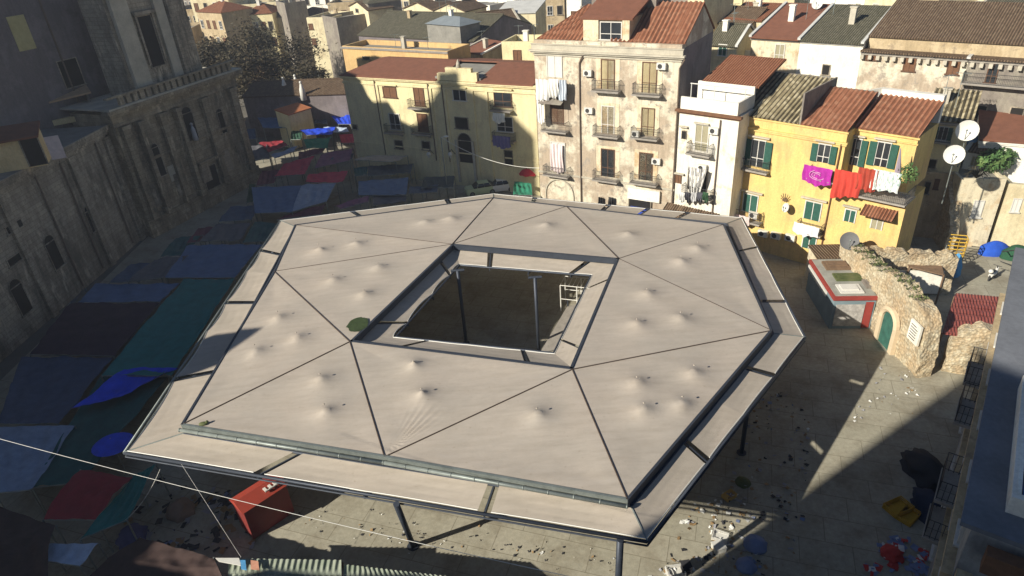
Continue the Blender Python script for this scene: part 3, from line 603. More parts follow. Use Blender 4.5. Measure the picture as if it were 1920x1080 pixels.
# statues and urns along the ledge
for (px, py), hgt, lab in (((183, 150), 2.0, 'weathered stone statue standing on the ledge where church and convent meet'),):
    p = at(px+8, py+12, 14.6); t = thing('statue', lab, 'statue', p); m = MB(); m.box(Fr(p, .3), -.35, .35, -.35, .35, p.z, p.z+.5); m.build('plinth', STNL, t)
    m = MB(); b = p+Vector((0, 0, .5)); m.tube([b, b+Vector((0, 0, .3)), b+Vector((.05, 0, .9)), b+Vector((.12, 0, 1.25)), b+Vector((.1, 0, 1.45))], [.36, .3, .26, .3, .1], 9); m.ball(b+Vector((.12, 0, 1.62)), .16); m.tube([b+Vector((.1, .1, 1.2)), b+Vector((.5, .25, 1.0)), b+Vector((.55, .1, 1.5))], [.1, .08, .05], 6); m.build('figure', STNL, t)
# convent wall
cva, cvb = at(0, 333, 13), at(127, 267, 13); cv = Fr((cva.x, cva.y), math.atan2(cvb.y-cva.y, cvb.x-cva.x)); 
con = thing('convent', 'long weathered grey convent wall with arched windows left of the church', 'convent', cv.P(0, 0, 0))
m = MB(); m.box(cv, -34, 15.5, -7, 0, 0, 12.6); m.build('wall', STN2, con)
moulding(cv, -34, 15, 13, [(.2, -1.2, -.95), (.4, -.95, -.7), (.6, -.7, -.42), (.75, -.42, 0)], STN2, con)
m = MB(); m.box(cv, -34, 15, -7, .76, 12.98, 13.05); m.build('terrace_floor', FLG, con)
for q in ((102, 478, 22, 60), (40, 562, 26, 66), (172, 414, 16, 46)): s, z, ww, hh = cv.size(*q); window(con, cv, s, z, min(ww, 1.6), min(3.4, hh), 'dark', arch=True)
for q in ((26, 425, 36, 13), (26, 487, 30, 10)): s, z, ww, hh = cv.size(*q); window(con, cv, s, z, ww, .6, 'dark')
for a in ((72, 352), (195, 320), (140, 380)):
    s, z = cv.px(*a); m = MB(); m.tube([cv.P(s, .15, 12), cv.P(s, .15, .5)], .09, 6); m.build('drain_pipe', PIPE, con)
for a, wd in (((150, 350), .9), ((215, 310), 1.0), ((10, 400), .8)):
    s, z = cv.px(*a); m = MB(); m.box(cv, s-wd/2, s+wd/2, 0, .3, 0, 11.8); m.build('pilaster', STN2, con)
# unseen wing and gable added to shade the square and the canopy's left edge
m = MB(); e = Fr((-42, -30), math.radians(90))
m.box(e, 0, 74, -10, 0, 13.1, 16.6); m.prism([Vector((-42, y, z)) for y, z in ((-30, 16.6), (-30, 17.2), (10.3, 17.3), (12.4, 19.3), (13.3, 19.2), (13.6, 16.6))], (-9.9, 0, 0)); m.build('shade_wing', GRS, con)
cp = []
for q in ((476, 612), (388, 622), (332, 704), (398, 672)):
    p = at(*q, {476: 7.1, 388: 6.7, 332: 6.3, 398: 6.9}[q[0]]); t_ = (-42-p.x)/(-SL.x); r = p-SL*t_; cp.append((r.y+30, r.z))
m = MB()
m.prism([Vector((-41.9, a-30, b)) for a, b in [(cp[2][0]-.3, 13), cp[2], cp[3], cp[0], cp[1], (cp[1][0]+.3, 13)]], (-1.0, 0, 0)); m.build('shadow_gable', STNL, con)
m = MB(); rw = Fr((-47, 89), math.radians(84)); m.box(rw, 0, 16, -24, 0, 0, 16); solo('alley_shade_wing', m, GRS, 'plain dim wing beside the trees, added behind the church to shade the alley', 'building')  # wing added to keep sun out of the alley and off the trees
# small sunlit rooms on the terrace
hut = Fr(at(0, 325, 13.05), math.radians(24)); t = thing('roof_room', 'sunlit ochre room with a dark doorway built on the convent terrace', 'roof room', at(40, 290, 13.05))
OCH = stucco('ochre_render', (.78, .6, .32), (.7, .52, .26), None, .45, .5, .2)
m = MB(); m.box(hut, -3, 3.6, -2.6, 0, 13.05, 15.7); m.build('wall', OCH, t)
m = MB(); m.add(slab_roof(hut.P(-3.2, .4, 15.7), hut.P(3.8, .4, 15.7), hut.P(3.8, -2.8, 16.3), hut.P(-3.2, -2.8, 16.3)).v, slab_roof(hut.P(-3.2, .4, 15.7), hut.P(3.8, .4, 15.7), hut.P(3.8, -2.8, 16.3), hut.P(-3.2, -2.8, 16.3)).f); m.build('roof', TRF, t)
a, z = hut.px(47, 248); window(t, hut, a, 14.35, 1.3, 2.4, 'dark', sill=False)
m = MB(); m.box(hut, a+1.1, a+2.2, 0, .03, 13.4, 15.4); m.build('painted_panel', plain('pale_mauve_paint', (.62, .52, .5), .25, 2.5), t)
h2 = Fr(at(92, 235, 13.05), math.radians(34)); t = thing('roof_room', 'small lean-to with a pale orange roof and open front beside the ochre terrace room', 'roof room', at(120, 230, 13.05))
m = MB(); m.box(h2, 0, .25, -1.8, 0, 13.05, 15.3); m.box(h2, 4.3, 4.5, -1.8, 0, 13.05, 15.6); m.box(h2, 0, 4.5, -2.0, -1.8, 13.05, 15.5); m.build('wall', GRY, t)
m = slab_roof(h2.P(-.3, .5, 15.35), h2.P(4.8, .5, 15.7), h2.P(4.8, -2.2, 16.1), h2.P(-.3, -2.2, 15.75)); m.build('roof', plain('pale_orange_sheet', (.52, .34, .2), .2, 2), t)
m = MB(); m.box(h2, .4, 3.6, .3, .8, 13.05, 13.6); m.build('low_wall', OCH, t)

# ================================================================== PALAZZO (pale yellow)
t = thing('palazzo', 'long pale yellow three-storey palace with stepped parapet, half of it in shadow', 'palace', pal.P(13, 0, 0)); L = pal.L
m = MB(); m.box(pal, 0, L, -12, 0, 0, 12.9); m.build('wall', YELP, t)
moulding(pal, 0, L, 12.9, [(.12, -1.0, -.8), (.22, -.38, -.2), (.34, -.2, 0)], YELP, t)
def rf(a0, a1, n0, n1, z0, z1, mat, name='roof', hipl=0, hipr=0):
    m = MB().prism([pal.P(a0, n0, z0), pal.P(a1, n0, z0), pal.P(a1-hipr, n1, z1), pal.P(a0+hipl, n1, z1)], (0, 0, -.15)); m.build(name, mat, t)
sa, _ = pal.px(822, 148); sb, _ = pal.px(893, 152)
rf(-.2, sa-.1, .35, -5.5, 12.97, 14.05, TRF, hipl=2.6); rf(sb+.1, L-.1, .35, -5.5, 12.97, 14.05, TRF)
m = MB().prism([pal.P(-.2, .3, 12.9), pal.P(2.4, -5.5, 14.05), pal.P(-.2, -11.5, 12.9)], (0, 0, -.12)); m.build('roof', TG, t)
m = MB(); m.box(pal, sa-.5, sb+.5, -5.6, -.1, 12.9, 13.3); m.build('roof_terrace', FLG, t); rf(sa-.12, sb+.12, -1.4, -5.5, 13.32, 13.7, FLG)
rf(L, -.2, -12.3, -5.5, 12.9, 14.05, TRF, hipl=0, hipr=-2.6)
m = MB()
for q0, q1, hh in ((822, 840, .8), (838, 886, 1.45), (884, 896, 1.0)):
    a, _ = pal.px(q0, 148); b, _ = pal.px(q1, 151); m.box(pal, a, b, -.3+.01*hh, .2+.01*hh, 12.95, 12.95+hh)
m.build('parapet', YELP, t)
m = MB(); a, _ = pal.px(860, 140); m.tube([pal.P(a, -.1, 14.3), pal.P(a, -.1, 14.9), pal.P(a, -.1, 15.3)], [.35, .2, .05], 8); m.build('finial', STNL, t)
for (x, y) in ((705, 150), (805, 152), (832, 155), (884, 158), (911, 160)):
    a, _ = pal.px(x, y); m = MB(); m.box(pal, a-.16, a+.16, 0, .14, 0, 11.9); m.build('pilaster', YELP, t)
    if x in (705, 805, 832): m = MB(); m.tube([pal.P(a-.28, .12, 12.4), pal.P(a-.28, .12, 3)], .07, 6); m.build('drain_pipe', PIPE, t)
for x, y, w_, h_, k in ((731, 173, 23, 18, 'brown'), (786, 180, 17, 35, 'brown'), (862, 178, 23, 20, 'glass'), (943, 185, 31, 28, 'brownp'), (741, 228, 18, 28, 'glass'), (793, 230, 17, 31, 'brown'), (866, 231, 23, 20, 'dark'), (947, 233, 28, 26, 'glass'), (748, 271, 14, 15, 'dark'), (799, 273, 14, 15, 'dark'), (954, 296, 14, 26, 'dark'), (666, 238, 8, 8, 'dark')):
    s, z, ww, hh = pal.size(x, y, w_, h_); f = window(t, pal, s, z, ww, hh, k, arch=k in ('brownp',) and False)
s, z, ww, hh = pal.size(873, 281, 24, 40); window(t, pal, s, z-.25, ww, hh, 'dark', arch=True, sill=False)
m = MB(); 
for sgn in (-1, 1): m.box(pal, s+sgn*(ww/2+.25)-.15, s+sgn*(ww/2+.25)+.15, 0, .2, .5, z+hh/2-.2)
m.build('door_surround', STNL, t)
for x, y, wpx in ((789, 201, 36), (743, 247, 32), (794, 249, 34), (943, 205, 38), (948, 262, 40)):
    s, z, ww, _ = pal.size(x, y, wpx, 4); balcony(t, pal, s, z, ww, .8)
for x, y, wpx in ((731, 160, 27), (862, 165, 26), (943, 168, 36)):
    s, z, ww, _ = pal.size(x, y, wpx, 4); m = MB(); m.box(pal, s-ww/2, s+ww/2, 0, .3, z, z+.12); m.build('window_hood', YELP, t)
moulding(pal, 0, L, 4.3, [(.06, -.12, .05)], YELP, t, 'string_course')
s, z = pal.px(944, 213); cloth(pal, s-.9, s+.7, z-.7, z+.3, .95, cl('white', (.72, .72, .68)), 'white laundry on the upper right balcony of the pale yellow palace')
s, z = pal.px(947, 257); cloth(pal, s-1.1, s+1.2, z-.9, z+.4, .95, cl('violet', (.16, .14, .3)), 'violet-blue cloth over the lower right balcony of the pale yellow palace')
for px, lab in ((813, 'white globe lamp on a wall bracket left of the arched palace door'), (853, 'white globe lamp on a wall bracket just beside the arched palace door')):
    s, z = pal.px(px, 284); l_ = thing('wall_lamp', lab, 'lamp', pal.P(s, 0, z), 'wall lamps of the palace'); m = MB(); m.tube([pal.P(s, 0, z-.3), pal.P(s, .8, z+.5), pal.P(s, 1.1, z+.3)], .04, 5); m.build('bracket', IRON, l_); m = MB(); m.ball(pal.P(s, 1.1, z), .28); m.ball(pal.P(s, 1.1, z-.35), .12); m.build('globe', ACW, l_)

# ================================================================== PEELING HOUSE (tall, four storeys)
tf = fr_px((1001, 92), (1278, 104), 17.4); L = tf.L
t = thing('tenement', 'tall four-storey tenement with peeling beige render and small iron balconies', 'tenement', tf.P(L/2, 0, 0))
m = MB(); prof = [(0, 0), (0, 18.3), (-.6, 18.3), (-.6, 18.0), (-6.2, 21.2), (-12, 18), (-12, 0)]
m.prism([tf.P(0, a, b) for a, b in [(0, 0), (0, 18.3), (-.4, 18.3), (-.4, 0)]], tf.u*L); m.prism([tf.P(L, a, b) for a, b in [(-.4, 0), (-.4, 18.2), (-5.6, 21.0), (-9.5, 18.2), (-9.5, 0)]], -tf.u*L*.72); m.box(tf, 0, L*.28, -9.5, -.4, 0, 18.0); m.build('wall', PEEL, t)
m = MB(); m.box(tf, L+.0, L+.03, -9.5, -.0, 0, 17.9); m.build('side_render', GRS, t)
moulding(tf, 0, L, 17.4, [(.12, -.55, -.42), (.3, -.3, -.14), (.45, -.14, .02), (.2, .02, .5), (.28, .5, .58)], STNL, t)
a1, _ = tf.px(1092, 75, -.5); a2, _ = tf.px(1180, 80, -.5); a3, _ = tf.px(1210, 80, -.5)
r = corr_roof(tf.P(a1+3.0, -.35, 18.35), tf.P(L+.15, -.35, 18.35), tf.P(L+.15, -5.6, 21.15), tf.P(a1+3.0, -5.6, 21.15), .45, .09); r.build('roof', TRG, t)
m = slab_roof(tf.P(a1, -9.8, 18.2), tf.P(L+.1, -9.8, 18.2), tf.P(L+.1, -5.6, 21.1), tf.P(a1, -5.6, 21.1)); m.build('roof', TR, t)
r = corr_roof(tf.P(.2, -.35, 18.3), tf.P(a1, -.35, 18.3), tf.P(a1, -5.2, 20.9), tf.P(3.6, -5.2, 20.9), .45, .09); r.build('roof', TRG, t)
m = MB(); m.add([tf.P(.2, -.35, 18.35), tf.P(3.6, -5.2, 20.9), tf.P(.2, -9.6, 18.2)], [(0, 1, 2)]); m.add([tf.P(.2, -9.6, 18.2), tf.P(3.6, -5.2, 20.9), tf.P(a1, -5.2, 20.9), tf.P(a1, -9.6, 18.2)], [(0, 1, 2, 3)]); m.build('roof', TBR, t)
# attic
m = MB(); m.box(tf, a1, a2, -4.5, -.7, 18.3, 20.3); m.build('attic_wall', BEI, t)
m = slab_roof(tf.P(a1-.2, -.4, 20.35), tf.P(a2+.3, -.4, 20.35), tf.P(a2+.3, -4.8, 21.6), tf.P(a1-.2, -4.8, 21.6)); m.build('attic_roof', TRF, t)
m = MB(); m.box(tf, a1-1.0, a2+.9, -9.0, -4.8, 18.2, 21.5); m.build('attic_wall', GRY, t); m = MB(); m.box(tf, a1-1.0, a2+.9, -9.0, -4.7, 21.5, 21.65); m.build('attic_terrace', FLG, t)
aw0, z0 = tf.px(1127, 57, -.7); aw1, _ = tf.px(1165, 58, -.7); window(t, tf, (aw0+aw1)/2, 19.2, aw1-aw0, 1.5, 'glass', -.7)
m = MB(); m.box(tf, aw1+.2, aw1+.9, -.7, -.45, 18.3, 20.3); m.build('attic_pier', PEEL2, t); m = MB(); m.box(tf, a1+.1, aw0-.2, -.7, -.5, 18.3, 20.25); m.build('attic_pier', PEEL2, t)
for x, ys in ((1087, (98, 380)), (1275, (110, 385))):
    a, z = tf.px(x, ys[0]+20); m = MB(); m.tube([tf.P(a+.5, .2, 17.2), tf.P(a, .12, 16.3), tf.P(a, .12, 3.0), tf.P(a, .12, 0)], .07, 6); m.build('drain_pipe', PIPE, t)
def bal(par, fr, x, y, wpx, d=.85, **k): s, z, ww, _ = fr.size(x, y, wpx, 4); return balcony(par, fr, s, z, ww, d, **k)
for x, y, w_, h_, k in ((1040, 124, 26, 42, 'white'), (1140, 140, 23, 54, 'blind'), (1218, 146, 25, 56, 'blind'), (1045, 212, 22, 42, 'brown'), (1140, 225, 22, 50, 'grey'), (1215, 229, 22, 50, 'blind'), (1047, 294, 24, 52, 'white'), (1140, 306, 23, 50, 'brownp'), (1211, 313, 23, 50, 'brownp')):
    s, z, ww, hh = tf.size(x, y, w_, h_); window(t, tf, s, z, ww, hh, k, sill=False)
    if k != 'white': m = MB(); m.box(tf, s-ww*.95, s+ww*.95, 0, .035, z-hh*.5, z+hh*.62); m.build('door_surround', PEEL2 if k != 'brown' else PEEL, t)
for x, y, wpx in ((1042, 176, 46), (1140, 168, 50), (1216, 175, 52), (1044, 243, 46), (1140, 252, 47), (1212, 256, 50), (1047, 326, 46), (1139, 335, 46), (1210, 341, 50)): bal(t, tf, x, y, wpx)
s, z = tf.px(1050, 372); m = MB(); m.tube([tf.P(s+math.cos(a)*1.7, .06, 2.2+math.sin(a)*1.7) for a in [math.pi*i/14 for i in range(15)]]+[tf.P(s-1.7, .06, 0)], .09, 5); m.tube([tf.P(s+1.7, .06, 2.2), tf.P(s+1.7, .06, 0)], .09, 5); m.build('blind_arch', STNL, t)
moulding(tf, 0, L, 4.6, [(.1, -.15, .05)], STNL, t, 'string_course')
s, z, ww, hh = tf.size(1208, 366, 60, 26); m = MB(); m.box(tf, s-ww/2, s+ww/2, 0, .3, z-.5, z+.7); m.build('shop_front', WHT, t); window(t, tf, s-.4, z-1.5, 2.3, 1.9, 'dark', .1, sill=False)
s, z = tf.px(1205, 384); m = MB(); m.box(tf, s-1.2, s+.8, .25, 1.2, z-.9, z-.2); solo('shop_counter', m, cl('blue', (.03, .07, .4)), 'bright blue counter inside the white shop front of the tall tenement', 'counter')
s, z = tf.px(1040, 185); m = slab_roof(tf.P(s-1.3, 1.25, z-.25), tf.P(s+1.3, 1.25, z-.25), tf.P(s+1.5, .02, z+.35), tf.P(s-1.1, .02, z+.35), .04); m.build('awning', GRY, t)
for x, y, lab in ((1104, 136, 'upper of two air conditioners beside the long drain pipe of the tall tenement'), (1106, 206, 'lower of two air conditioners beside the long drain pipe of the tall tenement'), (1242, 123, 'air conditioner to the right of the top right balcony door of the tall tenement'), (1232, 301, 'air conditioner beside the glazed brown door at the lower right of the tall tenement')): s, z = tf.px(x, y); ac(tf, s, z, lab)
s, z = tf.px(1196, 248); ac(tf, s, z, 'air conditioner standing on the left end of a middle balcony of the tall tenement', .35, .7, .6)
WC = cl('bright_white', (.8, .79, .75), .1)
s, z = tf.px(1027, 158); cloth(tf, s-.9, s+.6, z-1.3, z+.7, .98, WC, 'big white sheet hung over the top left balcony of the tall tenement', .08, 3)
s, z = tf.px(1046, 158); cloth(tf, s-.5, s+.6, z-1.0, z+.75, 1.0, WC, 'white towel in the middle of the laundry on the top left tenement balcony', .08, 3, skew=.4)
s, z = tf.px(1062, 160); cloth(tf, s-.4, s+.5, z-1.2, z+.75, .98, cl('pale_blue', (.55, .6, .66)), 'pale blue-grey towel at the right of the top left tenement balcony', .08, 3)
s, z = tf.px(1023, 200); cloth(tf, s-.55, s+.3, z-1.4, z+1.0, .9, WC, 'narrow white curtain under the grey awning of the tall tenement', .06, 3)
s, z = tf.px(1046, 293); cloth(tf, s-.75, s+.75, z-1.6, z+1.4, .3, cl('pinkish', (.76, .66, .64), .1), 'long pinkish white curtain over the lower left balcony door of the tall tenement', .08, 4)
for x, lab in ((1128, 'dark bundle under the lower middle balcony of the tall tenement, the left one'), (1148, 'dark bundle under the lower middle balcony of the tall tenement, the right one')):
    s, z = tf.px(x, 378); cloth(tf, s-.3, s+.3, z-.9, z+.6, .3, cl('dark', (.05, .05, .05)), lab, .1, 3, 'hanging_clothes', 'clothes')

# ================================================================== WHITE NARROW HOUSE
wf = fr_px((1270, 205), (1374, 219), 13.0); L = wf.L
t = thing('narrow_house', 'narrow cream three-storey house with a white roof terrace beside the tall tenement', 'house', wf.P(L/2, 0, 0))
m = MB(); m.box(wf, .25, L+.6, -9, 0, 0, 13.0); m.build('wall', stucco('patched_white_paint', (.80, .76, .66), (.62, .53, .38), None, .38, .5, .3), t)
moulding(wf, .25, L+.6, 13.0, [(.15, -.25, -.1), (.35, -.1, .12)], BRN, t)
m = MB(); m.box(wf, .3, L+.4, -.2, .0, 13.1, 14.2); m.box(wf, L+.2, L+.4, -3.2, -.2, 13.1, 14.2); m.box(wf, .3, L+.4, -3.5, -3.2, 13.0, 14.9); m.build('parapet', WHT, t)
m = MB(); m.box(wf, .3, L+.2, -3.2, -.2, 13.0, 13.12); m.build('terrace_floor', FLG, t)
m = MB(); m.tube([wf.P(.3, -1.7, 15.0), wf.P(L+.3, -1.7, 15.0)], .05, 5); 
for a in (.4, L*.5, L+.2): m.tube([wf.P(a, -1.7, 13.1), wf.P(a, -1.7, 15.0)], .04, 5)
m.build('terrace_rail', ACW, t)
m = slab_roof(wf.P(.6, -3.3, 14.9), wf.P(L+.7, -3.3, 14.9), wf.P(L+.9, -8.6, 16.3), wf.P(.8, -8.6, 16.3)); m.build('roof', TR, t)
for x, y, w_, h_, k in ((1283, 253, 8, 15, 'dark'), (1316, 259, 23, 48, 'grey'), (1308, 338, 34, 40, 'dark'), (1272, 336, 10, 15, 'brown')):
    s, z, ww, hh = wf.size(x, y, w_, h_); window(t, wf, s, z, ww, hh, k, sill=False)
for x, y, w_ in ((1317, 232, 28), (1283, 238, 16), (1275, 326, 18)): s, z, ww, _ = wf.size(x, y, w_, 3); m = MB(); m.box(wf, s-ww/2, s+ww/2, 0, .3, z, z+.1); m.build('window_hood', STNL, t)
bal(t, wf, 1315, 286, 44); bal(t, wf, 1311, 366, 56)
for q in ((1352, 225),): s, z = wf.px(*q); m = MB(); m.tube([wf.P(s, .12, 12.6), wf.P(s, .12, .5)], .06, 6); m.build('drain_pipe', PIPE, t)
s, z = wf.px(1341, 244); ac(wf, s, z, 'air conditioner right of the upper balcony door of the narrow cream house')
s, z = wf.px(1319, 313); ac(wf, s, z, 'air conditioner above the striped curtain of the narrow cream house')
s, z = wf.px(1313, 338); cloth(wf, s-1.0, s+.9, z-1.5, z+1.4, .75, stripes('striped_cloth', (.75, .73, .68), (.12, .12, .13), .22), 'black and white striped curtain hanging over the lower balcony of the narrow cream house', .12, 4, 'curtain', 'curtain', taper=.55)
for i in range(5):
    s, z = wf.px(1288+i*11, 361); c_ = ((.7, .7, .68), (.06, .06, .07), (.55, .55, .55), (.1, .1, .12), (.05, .12, .06))[i]
    cloth(wf, s-.28, s+.28, z-.5, z+.35, .98, cl('odd%d' % i, c_), ('white towel at the left end of the cluttered balcony of the narrow cream house', 'black shirt second from the left on the cluttered balcony of the narrow cream house', 'pale grey cloth in the middle of the cluttered balcony of the narrow cream house', 'charcoal cloth fourth from the left on the cluttered balcony of the narrow cream house', 'dark green plant-like cloth at the right end of that balcony')[i], .06, 3)
s, z = wf.px(1290, 394); m = corr_roof(wf.P(s-2.2, 1.6, z-.5), wf.P(s+3.2, 1.6, z-.5), wf.P(s+3.2, .02, z+.35), wf.P(s-2.2, .02, z+.35), .3, .05); m.build('awning', TBR, t)

# ================================================================== YELLOW HOUSE
yf = fr_px((1380, 215), (1590, 248), 12.5); L = yf.L
t = thing('yellow_house', 'bright yellow three-storey house with green shutters and tiled roofs', 'house', yf.P(L/2, 0, 0))
m = MB(); m.box(yf, 0, L, -7, 0, 0, 12.5); xr, _ = yf.px(1697, 395); m.box(yf, L, xr, -4.5, 0, 0, 7.6); m.build('wall', YEL, t)
moulding(yf, 0, L, 12.5, [(.14, -1.15, -.98), (.2, -.98, -.85), (.12, -.12, .02)], YEL, t)
sm, _ = yf.px(1500, 225)
m = corr_roof(yf.P(-.05, .2, 12.62), yf.P(sm, .2, 12.62), yf.P(sm, -6.4, 15.0), yf.P(-.05, -6.4, 15.0), .4, .085); m.build('roof', TBG, t)
m = corr_roof(yf.P(sm+.15, .2, 12.62), yf.P(L+.05, .2, 12.62), yf.P(L+.05, -5.2, 14.6), yf.P(sm+.15, -5.2, 14.6), .4, .085); m.build('roof', TRG, t)
m = MB(); m.box(yf, sm, sm+.15, -6.4, .1, 12.5, 15.15); m.box(yf, 0, sm, -6.7, -6.4, 12.4, 15.0); m.box(yf, sm+.15, L, -5.5, -5.2, 12.4, 14.55); m.build('roof_wall', GRY, t)
for x, y, w_, h_, k in ((1421, 288, 24, 50, 'green'), (1545, 288, 22, 34, 'green'), (1407, 382, 26, 34, 'green'), (1524, 396, 29, 34, 'green'), (1594, 405, 19, 23, 'green'), (1645, 417, 20, 26, 'grey'), (1518, 452, 24, 30, 'green')):
    s, z, ww, hh = yf.size(x, y, w_, h_)
    if y < 300: window(t, yf, s, z, ww, hh, 'glass', sill=False); shutters(t, yf, s, z, ww, hh, GRN, 0, ww*.55)
    else: window(t, yf, s, z, ww, hh, k, sill=False)
    m = MB(); m.box(yf, s-ww*.85, s+ww*.85, 0, .3, z+hh/2+.28, z+hh/2+.4); m.build('window_hood', STNL, t)
bal(t, yf, 1419, 317, 50, .7); bal(t, yf, 1543, 334, 50, .7); bal(t, yf, 1407, 411, 48, .8); bal(t, yf, 1521, 433, 48, .8)
s, z = yf.px(1379, 300); m = MB(); m.tube([yf.P(.15, .12, 12.2), yf.P(.15, .12, 0)], .07, 6); m.build('drain_pipe', BRN, t)
m = MB(); m.tube([yf.P(L-.3, .12, 11.6), yf.P(L-.35, .12, 7.6), yf.P(L-.4, .12, 2)], .06, 6); m.build('drain_pipe', BRN, t)
# set-back right wing with the long balcony
zb_ = 7.6; wgf = Fr(yf.P(L+.0, -1.7, 0), yf.az); a0, _ = yf.px(1606, 232, -1.7); a1, _ = yf.px(1727, 240, -1.7); a0 -= L; a1 -= L
t2 = thing('yellow_house_wing', 'yellow set-back wing with orange tiled roof and a long balcony right of the yellow house', 'house', yf.P(L+3, -2, zb_))
m = MB(); m.box(wgf, .02, a1, -5, 0, zb_-.02, 12.4); m.build('wall', YEL, t2)
moulding(wgf, a0, a1, 12.4, [(.1, -.6, -.5), (.16, -.14, .02)], YEL, t2)
m = corr_roof(wgf.P(a0, .25, 12.5), wgf.P(a1+.1, .25, 12.5), wgf.P(a1+.1, -4.6, 14.2), wgf.P(a0, -4.6, 14.2), .4, .085); m.build('roof', TRG, t2)
m = MB(); m.box(wgf, a0, a1, -5.2, -4.6, 12.3, 14.6); m.build('roof_wall', WHT, t2)
for x, y, w_, h_ in ((1602, 285, 20, 50), (1655, 290, 24, 46)):
    s, z, ww, hh = wgf.size(x, y, w_, h_); window(t2, wgf, s, z, ww, hh, 'glass', sill=False); shutters(t2, wgf, s, z, ww, hh, GRN, 0, ww*.6, left=x > 1610)
    m = MB(); m.box(wgf, s-ww*.85, s+ww*.85, 0, .3, z+hh/2+.25, z+hh/2+.36); m.build('window_hood', STNL, t2)
bx = xr-L; m = MB(); m.box(wgf, 0, bx+.1, 0, 2.5, zb_, zb_+.12); bb = m.build('balcony', SLAB, t2); railing(bb, wgf, .1, bx, .1, 2.4, zb_+.12, 1.0)
s, z, ww, hh = yf.size(1652, 394, 64, 10); m = corr_roof(yf.P(s-ww/2, 1.0, z-.35), yf.P(s+ww/2, 1.0, z-.35), yf.P(s+ww/2, .02, z+.25), yf.P(s-ww/2, .02, z+.25), .27, .05); m.build('awning', TR, t)
MAG = cl('magenta', (.42, .03, .33), .3)
s, z = yf.px(1541, 322); cloth(yf, s-1.25, s+1.15, z-.8, z+.65, .82, MAG, 'magenta bedspread with pale swirls hung over a balcony of the yellow house', .06, 4, 'bedspread', 'bedspread')
m = MB(); 
for k in range(3): m.tube([yf.P(s+math.cos(a)*(.25+.2*k), .93, z-.05+math.sin(a)*(.14+.13*k)) for a in [i*.55+k for i in range(8)]], .028, 4)
solo('swirl_print', m, cl('pale_pink', (.72, .4, .62)), 'pale pink looping pattern on the magenta bedspread', 'pattern')
s, z = yf.px(1599, 334); cloth(yf, s-1.2, s+1.0, z-1.35, z+.85, .95, RED, 'large red blanket hung over the long balcony of the yellow wing, the left one', .08, 4, 'blanket', 'blanket', skew=.5)
s, z = yf.px(1634, 328); cloth(yf, s-.75, s+.75, z-.95, z+.8, .96, cl('brick_red', (.38, .06, .035)), 'darker red cloth right beside the large red blanket on the long balcony', .08, 4, 'blanket', 'blanket')
s, z = yf.px(1670, 332); cloth(yf, s-1.1, s+1.0, z-.8, z+.75, .95, stripes('white_stripes', (.72, .74, .7), (.35, .45, .42), .3), 'white and grey-green striped cloth at the right part of the long balcony', .05, 5, 'striped_cloth', 'cloth')
s, z = yf.px(1520, 424); cloth(yf, s-1.15, s+1.1, z-.5, z+.45, .92, cl('white_blue', (.7, .72, .76)), 'white laundry on the lower right balcony of the yellow house', .06, 4)
s, z = yf.px(1397, 405); cloth(yf, s-.95, s+.9, z-.45, z+.4, .92, stripes('pink_stripes', (.66, .5, .48), (.6, .58, .55), .2, 1), 'pink and grey striped laundry on the lower left balcony of the yellow house', .05, 4)
s, z = yf.px(1418, 400); ac(yf, s, z, 'air conditioner standing on the lower left balcony of the yellow house', .3)
for x, y, lab in ((1433, 436, 'leftmost of three air conditioners in a row low on the yellow house'), (1457, 440, 'middle one of three air conditioners in a row low on the yellow house'), (1484, 444, 'rightmost of three air conditioners in a row low on the yellow house')): s, z = yf.px(x, y); ac(yf, s, z, lab, .0, .9, .62)
s, z = yf.px(1482, 385); dish(yf.P(s, .7, z), .42, yf.n*1+yf.u*-.6+Vector((0, 0, .4)), 'small white satellite dish on the wall of the yellow house')
s, z = yf.px(1474, 370); m = MB(); 
for k in range(9): a = k*.7; m.tube([yf.P(s, .15, z-.3), yf.P(s+math.cos(a)*.35, .35, z+math.sin(a)*.4+.1)], .035, 4)
solo('wall_planter', m, WOOD, 'withered plant in a wall bracket above the small dish on the yellow house', 'planter')
def shrub(name, c, r, n, label, cat, mat, size=.16, sq=(1, 1, 1), core=True):
    m = MB(); c = Vector(c)
    for i in range(n):
        d = Vector((random.gauss(0, 1), random.gauss(0, 1), random.gauss(0, 1))).normalized(); q = random.random()**.4
        p = c+Vector((d.x*sq[0], d.y*sq[1], d.z*sq[2]))*r*q; a = Vector((random.uniform(-1, 1), random.uniform(-1, 1), random.uniform(-1, 1)))*size; b = a.cross(d)+Vector((0, 0, size*.4))
        m.add([p-a, p+b, p+a], [(0, 1, 2)])
    return solo(name, m, mat, label, cat)
PL = foliage('plant_green', (.03, .08, .02), (.07, .15, .04), (.2, .26, .08))
s, z = yf.px(1706, 322); shrub('potted_plants', yf.P(s, .5, z), .8, 320, 'green potted plants crowding the right end of the long balcony', 'plants', PL, .14)
s, z = yf.px(1690, 305); m = MB(); m.tube([yf.P(s, .3, z-.8), yf.P(s-.2, .3, z+1.2)], [.25, .03], 6); solo('folded_parasol', m, cl('grey_violet', (.3, .25, .3)), 'thin folded parasol standing among the balcony plants', 'parasol')

